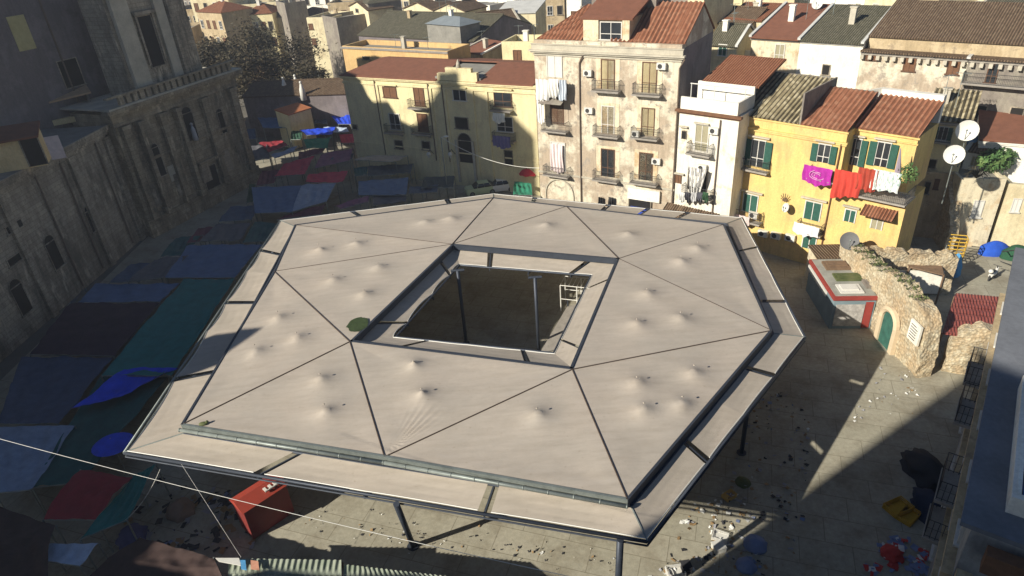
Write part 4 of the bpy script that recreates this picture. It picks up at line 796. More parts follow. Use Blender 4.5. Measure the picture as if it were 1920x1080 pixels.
# ================================================================== RIGHT FOREGROUND BUILDING
NAVY = plain('weathered_roof_felt', (.17, .18, .2), .3, .6); 
ra, rb_ = at(1828, 975, 12), at(1918, 470, 12); rf_ = Fr(rb_, math.atan2(ra.y-rb_.y, ra.x-rb_.x)); LR = (ra-rb_).length
t = thing('terraced_building', 'tall dark building with flat roof and stacked balconies at the right edge', 'building', rf_.P(LR/2, 0, 0))
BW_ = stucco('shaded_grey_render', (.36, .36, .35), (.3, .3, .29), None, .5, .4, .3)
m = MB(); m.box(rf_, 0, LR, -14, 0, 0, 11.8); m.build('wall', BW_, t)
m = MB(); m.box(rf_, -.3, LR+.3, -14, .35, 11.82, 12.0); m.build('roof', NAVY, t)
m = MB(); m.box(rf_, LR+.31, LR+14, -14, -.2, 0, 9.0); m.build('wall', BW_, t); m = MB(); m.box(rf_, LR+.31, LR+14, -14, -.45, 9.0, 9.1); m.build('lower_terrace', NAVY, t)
m = MB(); m.box(rf_, LR+.3, LR+14, -.45, .0, 9.0, 10.0); m.build('parapet', BEI, t); m = MB(); m.box(rf_, LR+.32, LR+.8, -14, -.5, 10.7, 11.5); m.build('eave', BRN, t)
s0, _ = rf_.px(1908, 700, -1.3); s1, _ = rf_.px(1880, 935, -1.3)
a, b, n0 = at(1895, 935, 12.6), at(1912, 760, 12.6), 0
sk1 = Fr(b, math.atan2(a.y-b.y, a.x-b.x)); Ls = (a-b).length; m = MB(); m.box(sk1, -2, Ls, -.25, 0, 12.0, 12.7); m.box(sk1, Ls-.25, Ls, -5, -.25, 12.0, 12.7); m.box(sk1, -2, Ls-.25, -.12, -.25, 12.7, 12.72); sky_ = m.build('skylight_kerb', WHT, t)
m = MB(); m.box(sk1, -2, Ls-.3, -5, -.3, 12.3, 12.6); m.build('skylight_glass', plain('blue_glass', (.03, .07, .22), .2, 1, .2, 0, 0, .6), sky_)
for zz, d in ((9.0, .35), (5.7, .3)):
    m = MB(); m.box(rf_, 0, LR, 0, d, zz, zz+.25); m.build('string_course', BEI, t)
for i, (x, y) in enumerate(((1846, 690), (1842, 765), (1808, 905), (1784, 975))):
    zz = 7.2 if i != 3 else 5.6; best = None
    p = at(x, y, zz+.5); s = (p-rf_.o).dot(rf_.u); nn = min(2.2, max(.9, (p-rf_.o).dot(rf_.n)+.5))
    m = MB(); m.box(rf_, s-1.1, s+1.1, 0, nn, zz-.15, zz); bb = m.build('balcony', SLAB, t); railing(bb, rf_, s-1.0, s+1.0, .05, nn-.05, zz, 1.0, .16, IRON, .02)
for i in range(6):
    for zz in (2.2, 7.9, 10.4): window(t, rf_, 2.0+i*(LR-4)/5, zz-.2, 1.0, 1.6 if zz > 9 else 2.0, 'glass')
# two unseen blocks added behind the viewer, shaped to shade the square's near side
cfr_t = Fr((-27.8, 0), math.radians(-58.5-0+0)); dv = Vector((SL.y, -SL.x, 0)).normalized(); sv = Vector((SL.x, SL.y, 0)).normalized()
c0 = Vector((-27.8, 0, 0)); t = thing('shadow_block', 'tall unseen block added behind the viewer to shade the right side', 'building', c0-sv*6)
m = MB(); H = 40.5; m.prism([c0+Vector((0, 0, H)), c0+dv*34+Vector((0, 0, H+3)), c0+dv*34-sv*14+Vector((0, 0, H+3)), c0-sv*14+Vector((0, 0, H))], (0, 0, -H)); m.build('wall', GRY, t)
gp = [(-15.5, 26.5), (-11.3, 25.0), (-8.7, 25.5), (-5.7, 24.8), (-1.6, 24.6), (2.7, 22.6), (8.5, 20.5)]
hB = 14.0; kx = hB/math.tan(SEL); pp = [Vector((x, y, 0))-sv*kx for x, y in [(a_, b_-.9) for a_, b_ in gp]]; pp = [pp[0]+Vector((-8, -2, 0))]+pp
t = thing('near_shadow_block', 'long unseen block added behind the viewer, outlined to cast the near shadow edge', 'building', pp[3])
m = MB(); m.prism([p+Vector((0, 0, hB)) for p in pp]+[pp[-1]+Vector((-2, -14, hB)), pp[0]+Vector((-2, -14, hB))], (0, 0, -hB)); m.build('wall', BEI, t)

# ================================================================== RUINED WALL, KIOSK, YARD (right)
from mathutils import noise as mn
def ruin(name, fr, s0, s1, thick, top, label, amp=.10, zb=0.0, step=.22):
    """rubble wall: top = [(s, z)...]; all faces roughened"""
    m = MB()
    def tz(s):
        for (a, za), (b, zb2) in zip(top, top[1:]):
            if a <= s <= b: return za+(zb2-za)*(s-a)/(b-a)
        return top[-1][1] if s > top[-1][0] else top[0][1]
    def ro(p): v = mn.noise_vector(p*.8)*amp*1.5+mn.noise_vector(p*2.6)*amp*.6+mn.noise_vector(p*6)*amp*.35; return p+Vector((v.x, v.y, v.z*.8))
    nu = max(6, int((s1-s0)/step)); nv = 20
    H = lambda s: tz(s)+.35*mn.noise(Vector((s*1.7, thick, 3)))+.2*mn.noise(Vector((s*5, 1, 3)))
    S_ = lambda u: s0+(s1-s0)*u
    m.grid(lambda u, v: ro(fr.P(S_(u), 0, zb+(H(S_(u))-zb)*v)), nu, nv); m.grid(lambda u, v: ro(fr.P(S_(u), -thick*v, H(S_(u)))), nu, 5); m.grid(lambda u, v: ro(fr.P(S_(u), -thick, H(S_(u))-(H(S_(u))-zb)*v)), nu, nv)
    for e in (0, 1): m.grid(lambda u, v: ro(fr.P(S_(e), -thick*u, zb+(H(S_(e))-zb)*v)), 5, nv)
    t = thing(name, label, 'ruin', fr.P((s0+s1)/2, -thick/2, zb)); m.build('masonry', RUB, t); return t, H
A = at(1628, 612, 0); B = at(1710, 702, 0); wl = Fr(A, math.atan2(B.y-A.y, B.x-A.x))
rt, RH = ruin('ruined_wall', wl, -6.2, 6.5, 1.1, [(-6.2, 4.6), (-4, 4.5), (-1, 4.7), (1.8, 5.3), (3.6, 5.0), (5.2, 4.9), (6.0, 4.2), (6.5, 2.2)], 'long broken ochre rubble wall with an arched green door, moss on its top')
s, z, ww, hh = wl.size(1672, 604, 20, 60); 
m = MB(); m.box(wl, s-.75, s+.75, .1, .2, 0, 2.1); m.add([wl.P(s+math.cos(a)*.75, .2, 2.1+math.sin(a)*.75) for a in [math.pi*i/10 for i in range(11)]], [tuple(range(11))]); m.build('door', plain('door_green', (.04, .13, .1), .5, 2), rt)
m = MB(); m.tube([wl.P(s+math.cos(a)*.98, .22, 2.1+math.sin(a)*.98) for a in [math.pi*i/12 for i in range(13)]], .24, 6); m.box(wl, s-1.2, s-.78, .0, .32, 0, 2.1); m.box(wl, s+.78, s+1.2, .0, .32, 0, 2.1); m.build('door_arch', plain('pale_plaster', (.62, .5, .34), .15, 2), rt)
s, z = wl.px(1733, 618); m = MB(); m.box(wl, s-1.1, s+.1, .15, .3, 2.4, 3.9); pq = m.build('notice_board', WHT, rt)
m = MB(); 
for k in range(6): m.box(wl, s-.95, s-.15-random.random()*.3, .3, .31, 2.6+k*.2, 2.66+k*.2)
m.build('printed_lines', IRON, pq)
m = MB()
for k in range(900):
    s_ = random.uniform(-6, 4.6); 
    if random.random() < .45 and s_ > -1: continue
    p = wl.P(s_, random.uniform(-1.0, .02), RH(s_)+.05); a_ = Vector((random.uniform(-.1, .1), random.uniform(-.1, .1), random.uniform(.02, .2))); b_ = Vector((random.uniform(-.1, .1), random.uniform(-.1, .1), .02)); m.add([p-b_, p+b_, p+a_], [(0, 1, 2)])
m.build('moss', MOSS, rt, None)
w2 = Fr(wl.P(5.6, -1.2, 0), wl.az+math.radians(66)); ruin('ruined_wall', w2, 1.0, 4.2, .9, [(1.0, 2.6), (1.8, 3.6), (3, 3.9), (4.2, 3.3)], 'short broken rubble wall right of the notice board, beside the red corrugated roof')
w3 = Fr(wl.P(-5.2, -1.1, 0), wl.az+math.radians(78)); ruin('ruined_wall', w3, .3, 7.5, .9, [(0, 3.9), (3, 3.8), (7.5, 3.5)], 'low rubble wall with a white-washed lower face running right behind the grey round dish')
m = MB(); m.box(w3, 1.2, 6.6, .18, .24, .2, 2.3); solo('whitewashed_strip', m, WHT, 'strip of whitewashed wall face behind the ruined rubble wall', 'wall')
c = at(1592, 452, 4.9); dish(c, .72, (-.3, -.8, .5), 'dark grey round satellite dish on the far end of the ruined wall', plain('grey_dish', (.16, .16, .16), .15, 2))
w4p = at(1812, 440, 3.2); w4 = Fr(at(1783, 470, 0), math.radians(74)); ruin('ruined_wall', w4, -.5, 5.5, .8, [(-.5, 2.2), (0.8, 4.2), (2.2, 5.6), (3.8, 7.0), (5.5, 7.6)], 'tall narrow broken wall rising from the alley towards the two big white dishes')
# red kiosk
k0, k1, k2, k3 = [at(*p, 2.9) for p in ((1566, 556), (1645, 555), (1607, 484), (1521, 488))]
kf = Fr(k0, math.atan2(k1.y-k0.y, k1.x-k0.x)); KL = (k1-k0).length; KD = 6.0
t = thing('kiosk', 'red-trimmed market kiosk with a cluttered flat roof beside the ruined wall', 'kiosk', kf.P(KL/2, -2, 0))
KR = plain('kiosk_red', (.3, .05, .04), .2, 2, .6, 0); KB = plain('kiosk_blue_grey', (.2, .27, .3), .25, 1)
m = MB(); m.box(kf, 0, KL, -KD, 0, 0, 2.7); m.build('wall', KB, t)
m = MB(); m.box(kf, -.12, KL+.1, -KD-.1, .12, 2.6, 2.9); m.build('fascia', KR, t)
m = MB(); m.box(kf, .05, KL-.05, -KD+.05, -.05, 2.9, 2.95); m.build('roof', plain('kiosk_roof', (.33, .33, .29), .35, 1.2), t)
m = MB(); m.box(kf, .2, KL-.75, .02, .08, .3, 2.2); m.build('shutter', plain('tagged_shutter', (.45, .43, .4), .5, 3.5), t); m = MB(); m.box(kf, KL-.7, KL-.15, .02, .06, .1, 2.4); m.build('door', KR, t)
m = MB(); m.box(kf, -.14, -.02, -KD, -1.5, 2.0, 2.44); m.build('sign_band', ACW, t)
for i, (a_, b_, c_, d_, mm, lb) in enumerate(((.5, 2.2, -1.6, -.3, ACW, 'white board lying on the front of the kiosk roof'), (.8, 3.0, -3.3, -2.2, MOSS, 'green weathered panel lying across the middle of the kiosk roof'), (.6, 2.6, -5.3, -4.0, WOOD, 'brown wooden crate frame at the back of the kiosk roof'), (2.6, 3.4, -2.1, -1.0, GRY, 'grey sheet at the right side of the kiosk roof'))):
    m = MB(); m.box(kf, a_, b_, c_, d_, 2.96, 3.06+.04*i); m.box(kf, a_+.2, b_-.3, c_+.2, d_-.3, 3.07+.04*i, 3.16+.05*i); solo('roof_board', m, mm, lb, 'board')
kb2 = Fr(kf.P(.6, -KD-.1, 0), kf.az); t = thing('shed', 'low brown-topped shed between the kiosk and the yellow house', 'shed', kb2.P(1.5, -1, 0)); m = MB(); m.box(kb2, 0, 3.2, -2.4, 0, 0, 2.9); m.build('wall', PEEL2, t); m = MB(); m.box(kb2, -.1, 3.3, -2.5, .1, 2.9, 3.0); m.build('roof', TBR, t)
# red corrugated roof and yard behind the ruin
q = [at(*p, 3.0) for p in ((1766, 625), (1886, 642), (1905, 566), (1790, 556))]
t = thing('lean_to', 'dark red corrugated lean-to roof in the yard behind the ruined wall', 'shed', (q[0]+q[2])/2-Vector((0, 0, 3)))
cr = corr_roof(q[0], q[1], q[2]+Vector((0, 0, .3)), q[3]+Vector((0, 0, .3)), .2, .035); cr.build('roof', corr('red_sheet', (.24, .06, .05), (.33, .1, .08), .2, .1, .6), t)
for p in q:
    m = MB(); m.tube([Vector((p.x, p.y, 0)), p], .08, 6); m.build('post', WOOD, t)
q = [at(*p, 2.7) for p in ((1705, 500), (1770, 515), (1762, 478), (1690, 470))]; t = thing('lean_to', 'brown wooden lean-to roof just behind the middle of the ruined wall', 'shed', (q[0]+q[2])/2-Vector((0, 0, 2.7)))
slab_roof(*q, .1).build('roof', WOOD, t)
for p in q[:3]: m = MB(); m.tube([Vector((p.x, p.y, 0)), p], .07, 6); m.build('post', WOOD, t)
BLU = cl('tarp_blue', (.02, .09, .5), .25); SKY = cl('sky_blue', (.1, .35, .65), .3)
def cover(name, px, z0, h, r, mat, label, cat, sq=(1, 1, 1), rough=.18):
    c = at(*px, z0); m = MB()
    def fn(u, v):
        a = 2*math.pi*u; k = math.sin(math.pi*min(1, .5+v*.5)) if v > .0 else 1; rr = r*(math.cos(v*math.pi/2)**.55)*(1+rough*mn.noise(Vector((math.cos(a)*2, math.sin(a)*2, v*3+px[0]))))
        return c+Vector((math.cos(a)*rr*sq[0], math.sin(a)*rr*sq[1], h*v*(1+.15*math.sin(a*3+v*4)*(1-v))))
    m.grid(fn, 26, 9); return solo(name, m, mat, label, cat, c)
cover('tarpaulin_heap', (1862, 474), 0, 1.2, 1.15, BLU, 'bright blue tarpaulin thrown over goods at the back of the yard', 'tarpaulin', (1.2, .7, 1))
cover('tarpaulin_heap', (1903, 482), 0, 1.2, 1.2, cl('dark_green', (.02, .08, .04)), 'dark green tarpaulin heap right of the blue one in the yard', 'tarpaulin', (1.1, .7, 1))
cover('tarpaulin_heap', (1838, 452), 0, 1.4, 1.2, cl('dark_grey_tarp', (.1, .12, .13)), 'dark grey covered heap at the far left of the yard', 'tarpaulin', (1.2, .7, 1))
cover('covered_parasol', (1786, 515), 0, 2.1, .55, SKY, 'light blue wrapped parasol standing behind the ruined wall', 'parasol', (1, 1, 1), .35)
c = at(1770, 500, 0); t = thing('crate_tower', 'yellow lattice crates stacked high behind the ruined wall', 'crates', c); kf2 = Fr(c, -.4); m = MB()
for a_ in (0, .6, 1.2):
    for z_ in (0, 2.8): m.tube([kf2.P(a_, -.0, 0), kf2.P(a_, 0, 2.8)], .05, 4)
for z_ in [i*.35 for i in range(9)]: m.tube([kf2.P(0, 0, z_), kf2.P(1.2, 0, z_)], .05, 4); m.tube([kf2.P(0, -.7, z_), kf2.P(1.2, -.7, z_)], .05, 4); m.tube([kf2.P(1.2, 0, z_), kf2.P(1.2, -.7, z_)], .05, 4)
m.build('lattice', plain('crate_yellow', (.6, .38, .05), .2, 3), t)
# scooter in the yard
c = at(1860, 522, 0); sf = Fr(c, math.radians(35)); t = thing('scooter', 'black and white motor scooter parked in the sunny yard', 'scooter', c)
for a_ in (-.6, .6):
    m = MB(); m.tube([sf.P(a_+.26*math.cos(k*.524), 0, .28+.26*math.sin(k*.524)) for k in range(13)], .06, 6); m.build('wheel', IRON, t)
m = MB(); m.tube([sf.P(-.7, 0, .5), sf.P(-.3, 0, .62), sf.P(.1, 0, .35), sf.P(.4, 0, .35), sf.P(.55, 0, .9)], [.16, .2, .14, .14, .1], 8); m.build('body', ACW, t)
m = MB(); m.tube([sf.P(-.75, 0, .8), sf.P(-.4, 0, .84), sf.P(0, 0, .78)], [.12, .15, .1], 8); m.build('saddle', IRON, t)
m = MB(); m.tube([sf.P(.5, 0, .5), sf.P(.42, 0, 1.05)], .04, 6); m.tube([sf.P(.4, -.32, 1.08), sf.P(.4, .32, 1.08)], .03, 6); m.build('handlebar', IRON, t)
m = MB(); m.ball(sf.P(-.85, 0, 1.0), .2, 0, 10, 6, (1, 1, .9)); m.build('top_box', ACW, t)
m = MB(); m.tube([at(1895, 470, 0), at(1880, 472, 1.6), at(1912, 468, 1.6), at(1925, 478, 0)], .05, 5); m.tube([at(1876, 490, .0), at(1905, 500, 1.0), at(1918, 490, 0)], .04, 5); solo('iron_trestle', m, IRON, 'thin iron trestle frame standing right of the scooter in the yard', 'trestle')

# ================================================================== HOUSES behind and right of the yellow house
TW = thing
def H_(label, L_, R_, z, d, wall, roof, rmat=None, **k): return bldg(label, L_, R_, z, d, wall, roof, rmat, **k)
t, f = H_('pale yellow house in shadow behind the alley, with green shutters and a mossy roof', (1735, 224), (1822, 232), 11.0, 5, YELP, 'mono', TBG, rise=1.5, geo=True, wins=[(1768, 250, 16, 24, 'glass'), (1748, 307, 14, 16, 'dark')])
s, z, ww, hh = f.size(1768, 250, 16, 24); shutters(t, f, s, z, ww, hh, GRN); balcony(t, f, s, z-hh/2-.1, ww*2.4, .7)
t, f = H_('dim alley house below the pale yellow one, with two dark windows and blank wall', (1712, 320), (1788, 326), 6.5, 6, BEI, 'flat', FLG, wins=[(1738, 352, 10, 22, 'dark'), (1756, 345, 8, 18, 'brown')], corn=False)
p = at(1814, 245, 11.2); dish(p, .85, (-.6, -.75, .3), 'larger upper one of two white satellite dishes on the alley corner', None, 3.2)
p = at(1790, 290, 10.6); dish(p, .75, (-.65, -.7, .3), 'lower one of two white satellite dishes on the alley corner', None, 4.2)
cover('water_tank', (1818, 268), 8.2, 1.2, .6, SKY, 'sky blue plastic water tank under the upper big dish', 'water tank', (1, 1, 1), .05)
t, f = H_('white gabled house with a flat red roof at the right edge behind the yard', (1838, 262), (1918, 252), 9.0, 6, WHT, 'mono', TRF, rise=1.0, wins=[(1862, 285, 18, 8, 'dark')], az=math.radians(-30))
t, f = H_('small white hut with a brown window under the blue water tank', (1812, 283), (1846, 288), 8.0, 3, WHT, 'mono', TBR, rise=.5, wins=[(1827, 302, 11, 18, 'grey')], corn=False)
t, f = H_('cream house with a tall white door facing the yard, palm plant on its terrace', (1802, 335), (1888, 336), 6.6, 6, PEEL2, 'flat', FLG, wins=[(1832, 392, 16, 30, 'white')], para=.3, corn=False)
t, f = H_('pale yard house with white openings at the far right edge', (1892, 345), (1990, 350), 6.0, 6, CRM, 'flat', FLG, wins=[(1905, 385, 14, 24, 'white')], corn=False)
shrub('climbing_shrub', at(1868, 300, 7.6), 1.6, 900, 'leafy green shrub climbing between the white hut and the gabled house', 'shrub', PL, .22, (1.1, .6, .7))
c = at(1828, 342, 6.7); m = MB()
for k in range(16): a_ = k*.785; m.tube([c+Vector((0, 0, .4)), c+Vector((math.cos(a_)*.5, math.sin(a_)*.5, .9+.2*(k % 3))), c+Vector((math.cos(a_)*1.0, math.sin(a_)*1.0, .5+.2*(k % 3)))], [.05, .04, .01], 4)
solo('palm_plant', m, LEAF, 'small dark palm plant on the terrace of the cream yard house', 'plant')
m = MB(); m.box(Fr(at(1850, 447, 0), math.radians(-30)), 0, 7, -1, 0, 0, 2.2); solo('yard_wall', m, FLW, 'whitish low wall at the far end of the sunny yard', 'wall')
# long weathered row behind
rowL, rowR = (1375, 66), (1925, 100); RF = fr_px(rowL, rowR, 15.5); LRW = RF.L
def seg(x): return RF.px(x, 66+(x-1375)*.062)[0]
TGM = TG
def rowpart(label, x0, x1, wall, rmat, wins, z=15.5, rise=2.2, d=9, kind='glass', geo=False, name='row_house'):
    a_, b_ = seg(x0), seg(x1); f = RF.sub(a_, 0); return bldg(label, None, None, z, d, wall, 'mono', rmat, rise=rise, wins=wins, fr=f, length=b_-a_-.02, kind=kind, geo=geo, name=name, over=.5)
t, f = rowpart('beige house with a plain red sheet roof at the left of the long row', 1410, 1501, PEEL2, TRF, [(1462, 98, 16, 28, 'grey')])
t, f = rowpart('white row house with a grey moss-covered roof and one small dark window', 1501, 1620, WHT, TG, [(1549, 131, 13, 18, 'dark')])
t, f = rowpart('wide peeling ochre row house with bracketed cornice and three shuttered windows', 1620, 1822, PEEL, TBR, [(1634, 106, 18, 12, 'brown'), (1706, 120, 20, 26, 'brown'), (1788, 126, 20, 26, 'brown')], rise=.3, z=14.75)
t, f = rowpart('dull grey-brown house with a long balcony at the right end of the long row', 1822, 1960, GRY, TBR, [(1861, 136, 17, 38, 'brownp'), (1838, 210, 20, 24, 'dark'), (1905, 215, 24, 26, 'dark')], rise=.3, z=14.75)
s, z = f.px(1880, 158); balcony(t, f, s, z, 6.5, 1.0)
for x0, x1 in ((1620, 1960),):
    a_, b_ = seg(x0), seg(x1); m = MB(); k = int((b_-a_)/.75)
    for i in range(k): m.box(RF, a_+i*.75, a_+i*.75+.32, 0, .5, 14.05, 14.45)
    m.build('cornice_brackets', STNL, t)
bldg('upper attic storey with long brown tiled roof above the peeling row house', None, None, 16.1, 8, BEI, 'mono', TBR, rise=2.3, fr=RF.sub(seg(1625), -.7), length=seg(1965)-seg(1625), corn=False)
# small roofs between
t, f = H_('tiny white lean-to with half mossy, half orange tiles in front of the ochre row house', (1578, 146), (1690, 150), 10.8, 4, WHT, 'mono', TBG, rise=1.2, geo=True, wins=[(1663, 155, 13, 18, 'dark'), (1592, 158, 14, 5, 'dark')], corn=False)
t, f = H_('white wall with a stepped top below the beige row house', (1418, 118), (1515, 140), 12.0, 3, WHT, 'flat', FLW, corn=False)
t, f = H_('low white terrace house with a green glazed skylight behind the yellow house', (1510, 142), (1578, 146), 11.2, 4, WHT, 'flat', FLW, corn=False, para=.3)
m = slab_roof(f.P(.3, -.4, 11.3), f.P(3.4, -.4, 11.3), f.P(3.4, -2.6, 11.9), f.P(.3, -2.6, 11.9), .08); m.build('skylight', plain('green_glass', (.35, .42, .34), .2, 5, .3, 0, 0, .5), t)
t, f = H_('white parapet terrace with a curved edge behind the yellow wing', (1612, 172), (1712, 196), 12.6, 3, WHT, 'flat', FLW, corn=False, para=.4)
t, f = H_('low cream house with a green window under a mossy gable, behind the tall tenement', (1326, 84), (1382, 88), 14.2, 6, CRM, 'gable', TG, rise=1.8, wins=[(1355, 94, 14, 20, 'green')], corn=False)
t, f = H_('white terrace wall right of the cream house with the green window', (1360, 92), (1436, 97), 13.4, 4, WHT, 'flat', TR, corn=False, para=.8)
t, f = H_('brown mossy ridge roof with a bright edge just left of the red sheet roof', (1322, 42), (1408, 48), 15.2, 7, BEI, 'gable', TBR, rise=1.4, corn=False)

# ================================================================== CITY beyond
def far(label, L_, R_, z, d, wall, roof='flat', rmat=None, **k): k.setdefault('corn', False); return bldg(label, L_, R_, z, d, wall, roof, rmat, **k)
far('orange-yellow long house with deep cornice and big grey tiled roof behind the palace', (641, 86), (839, 96), 14.6, 5, ORG, 'flat', FLG, wins=[(687, 109, 12, 5, 'dark'), (736, 111, 12, 5, 'dark'), (787, 112, 20, 5, 'dark'), (833, 115, 10, 5, 'dark')], corn=True)
far('grey hall with a wide mossy hipped roof behind the orange-yellow house', (672, 66), (890, 78), 13.4, 15, GRS, 'gable', TG, rise=2.4)
far('blue-grey shallow domed roof light on the grey hall', (800, 45), (862, 50), 15.6, 4, FLG, 'hip', plain('slate', (.2, .23, .25), .2, 1), rise=1.0)
far('long brick-coloured gable house right of the grey hall', (868, 96), (905, 103), 12.8, 4, BEI, 'mono', TRF, rise=.9)
far('small pale yellow tower house with a brown shuttered window left of the tall tenement', (940, 78), (1003, 78), 15.4, 5, YELP, 'flat', FLG, wins=[(970, 104, 13, 18, 'brown')], para=1.0)
far('twin-gabled cream house with a slit window behind the grey hall', (757, 16), (812, 20), 14.5, 6, CRM, 'front', TBR, rise=1.2, wins=[(792, 31, 7, 8, 'dark')])
far('right half of the pair of cream gabled houses', (813, 20), (872, 22), 14.5, 6, CRM, 'front', TBR, rise=1.2)
far('low dark house with white edges behind the small tower house', (905, 50), (975, 42), 13.4, 8, GRY, 'gable', TBR, rise=1.5)
far('bright cream shed with a single-pitch roof left of the tall tenement', (930, 26), (1004, 24), 14.4, 7, CRM, 'mono', FLW, rise=1.0)
far('plain grey wall house between the dark house and the cream shed', (872, 64), (938, 66), 12.5, 6, GRY, 'flat', FLW)
far('sunny cream four-window house right of the large tree', (574, 33), (626, 31), 13.5, 8, CRM, 'flat', FLG, az=math.radians(-20), wins=[(583, 50, 7, 10, 'brown'), (621, 64, 7, 11, 'brown'), (589, 78, 7, 11, 'brown'), (626, 88, 7, 7, 'dark')])
far('dark grey windowless house directly right of the sunny cream house', (630, 34), (690, 22), 13.8, 7, GRY, 'flat', FLG, az=math.radians(35))
far('large dark grey hip-roofed house with a pale yellow end wall', (690, 8), (742, 8), 15.5, 9, GRY, 'hip', TG, rise=1.6, az=math.radians(25))
far('small yellow gable-end house with dark arches left of the dark hip-roofed house', (655, 12), (690, 20), 14.5, 5, CRM, 'front', TBR, rise=1.2, wins=[(670, 20, 5, 6, 'dark')])
far('cream house with two arched windows above the tree', (500, 4), (533, 2), 15.0, 6, CRM, 'flat', FLG, wins=[(512, 18, 5, 9, 'dark'), (520, 19, 5, 9, 'dark')])
far('grey tower-like house just right of the two arched windows', (533, 6), (575, 2), 15.5, 7, GRY, 'flat', FLG, az=math.radians(30))
far('low cream wall house half behind the tree top', (497, 34), (545, 33), 12.2, 5, CRM, 'flat', FLG, wins=[(540, 44, 6, 7, 'brown')])
far('big cream gabled house at the upper left with a tall narrow window', (402, 2), (482, -4), 13.5, 9, CRM, 'front', TBR, rise=1.2, wins=[(425, 22, 6, 22, 'brown')], az=math.radians(-14))
far('dim grey flat house left of the big cream gabled one', (352, 10), (402, 6), 12.2, 7, GRY, 'flat', FLG, az=math.radians(40))
far('ruined whitish wall stub at the top beside the church', (318, 6), (352, 10), 13.0, 2, WHT, 'flat', FLW)
far('white stepped wall running down right of the church top', (345, 24), (385, 44), 10.5, 2, WHT, 'flat', FLW, az=math.radians(-30))
far('long low cream garden wall behind the large tree', (385, 47), (478, 44), 8.0, 1, CRM, 'flat', FLW)
far('white house row with dark windows at the top centre', (800, 4), (918, 10), 14.0, 8, WHT, 'flat', FLG, rows=(1, 7, 1.3, 1.0))
far('narrow white house at the top behind the tenement roof', (1062, 0), (1090, 0), 17.5, 6, WHT, 'flat', FLG, rows=(2, 1, 1.0, .8))
far('long grey terrace with scattered white chimneys behind the tenement', (1088, 12), (1260, 18), 17.5, 9, GRY, 'flat', FLG)
far('pale stone tower house with tiny windows right of the tenement roof', (1290, -4), (1320, -2), 18.5, 6, CRM, 'flat', FLG, wins=[(1306, 4, 4, 5, 'dark'), (1308, 24, 4, 5, 'dark')])
far('brownish lump of ruined house between the grey terrace and the stone tower', (1225, 6), (1290, 12), 16.5, 6, BEI, 'gable', TBR, rise=1.2)
far('low house with a bright red roof right of the stone tower', (1360, 36), (1428, 40), 15.6, 5, CRM, 'mono', TR, rise=1.3)
far('wide pale yellow house with diagonal roof edges at the top right', (1395, -4), (1490, -2), 17.0, 8, CRM, 'front', FLW, rise=1.0)
far('pale yellow plain house left of the wide pale yellow house', (1345, -2), (1392, -2), 16.6, 8, YELP, 'flat', FLG)
far('white house with a satellite dish and a dark door at the top right', (1520, -6), (1622, 0), 17.4, 8, WHT, 'flat', FLW, wins=[(1595, 20, 10, 22, 'dark'), (1608, 16, 8, 18, 'grey')])
far('cream house with one tall window right of the white dish house', (1624, -8), (1702, -4), 18.0, 8, CRM, 'flat', FLG, wins=[(1641, 17, 9, 18, 'grey')])
far('ochre house with a dark open stair at the top right', (1704, -4), (1760, 0), 17.6, 7, YELP, 'flat', FLG, wins=[(1712, 14, 14, 20, 'dark')])
far('pale house with small square windows near the top right corner', (1762, 2), (1835, 8), 17.4, 7, CRM, 'flat', FLW, wins=[(1778, 22, 4, 4, 'dark'), (1794, 22, 4, 4, 'dark')])
far('whitish house with a grey shed roof at the top right corner', (1838, 12), (1930, 16), 17.2, 7, WHT, 'mono', TG, rise=1.0, rows=(1, 3, .8, .7))
dish(at(1533, 8, 18.0), .6, (-.6, -.7, .4), 'grey dish standing on the white house at the top right')
# deeper rows, seen at the very top of the picture or just above it
walls = [CRM, WHT, BEI, GRY, PEEL2, YELP, ORG]; rmats = [TBR, TR, TG, FLG]
wn_ = ['cream', 'white', 'beige', 'grey', 'flaking', 'pale yellow', 'orange-tan']; rn_ = ['brown-tiled', 'red-tiled', 'grey-tiled']
ORD = 'one two three four five six seven eight nine ten eleven twelve thirteen fourteen fifteen sixteen seventeen eighteen nineteen twenty twenty-one twenty-two twenty-three twenty-four twenty-five'.split(); ORD += ['thirty', 'thirty-one']; ORD[25:25] = ['twenty-six', 'twenty-seven', 'twenty-eight', 'twenty-nine']; ORD += ['thirty-%s' % q for q in 'two three four five six seven eight nine'.split()]+['forty']+['forty-%s' % q for q in 'one two three four five six seven eight nine'.split()]
for row, (dist, z) in enumerate(((140, 12.5), (154, 13.5), (172, 15), (196, 17))):
    x = -130-row*25; cnt = -1
    while x < 150+row*25:
        ww = random.uniform(6, 11); 
        yy = dist+random.uniform(-5, 5)-x*.45*(x > 0)
        ca = math.atan2(x, yy)
        if abs(ca) < .66: cnt += 1
        if abs(ca) < .66 and not (row == 0 and -80 < x < 5):
            i = random.randrange(7); flat = random.random() < .5; j = random.randrange(3)
            bldg('%s %s house, number %s from the left in the %s distant row' % (wn_[i], 'flat-roofed' if flat else rn_[j], ORD[cnt], ('nearest', 'second', 'third', 'farthest')[row]), None, None, z+random.uniform(-2, 2.5), random.uniform(7, 11), walls[i], 'flat' if flat else random.choice(['gable', 'mono', 'hip']), FLG if flat else rmats[j], rise=1.8, fr=Fr((x, yy, 0), math.radians(random.uniform(-40, 5))), length=ww, rows=(2, 4, 1.5, .9), corn=False, group='houses of the distant rows')
        x += ww+random.uniform(0, 3)

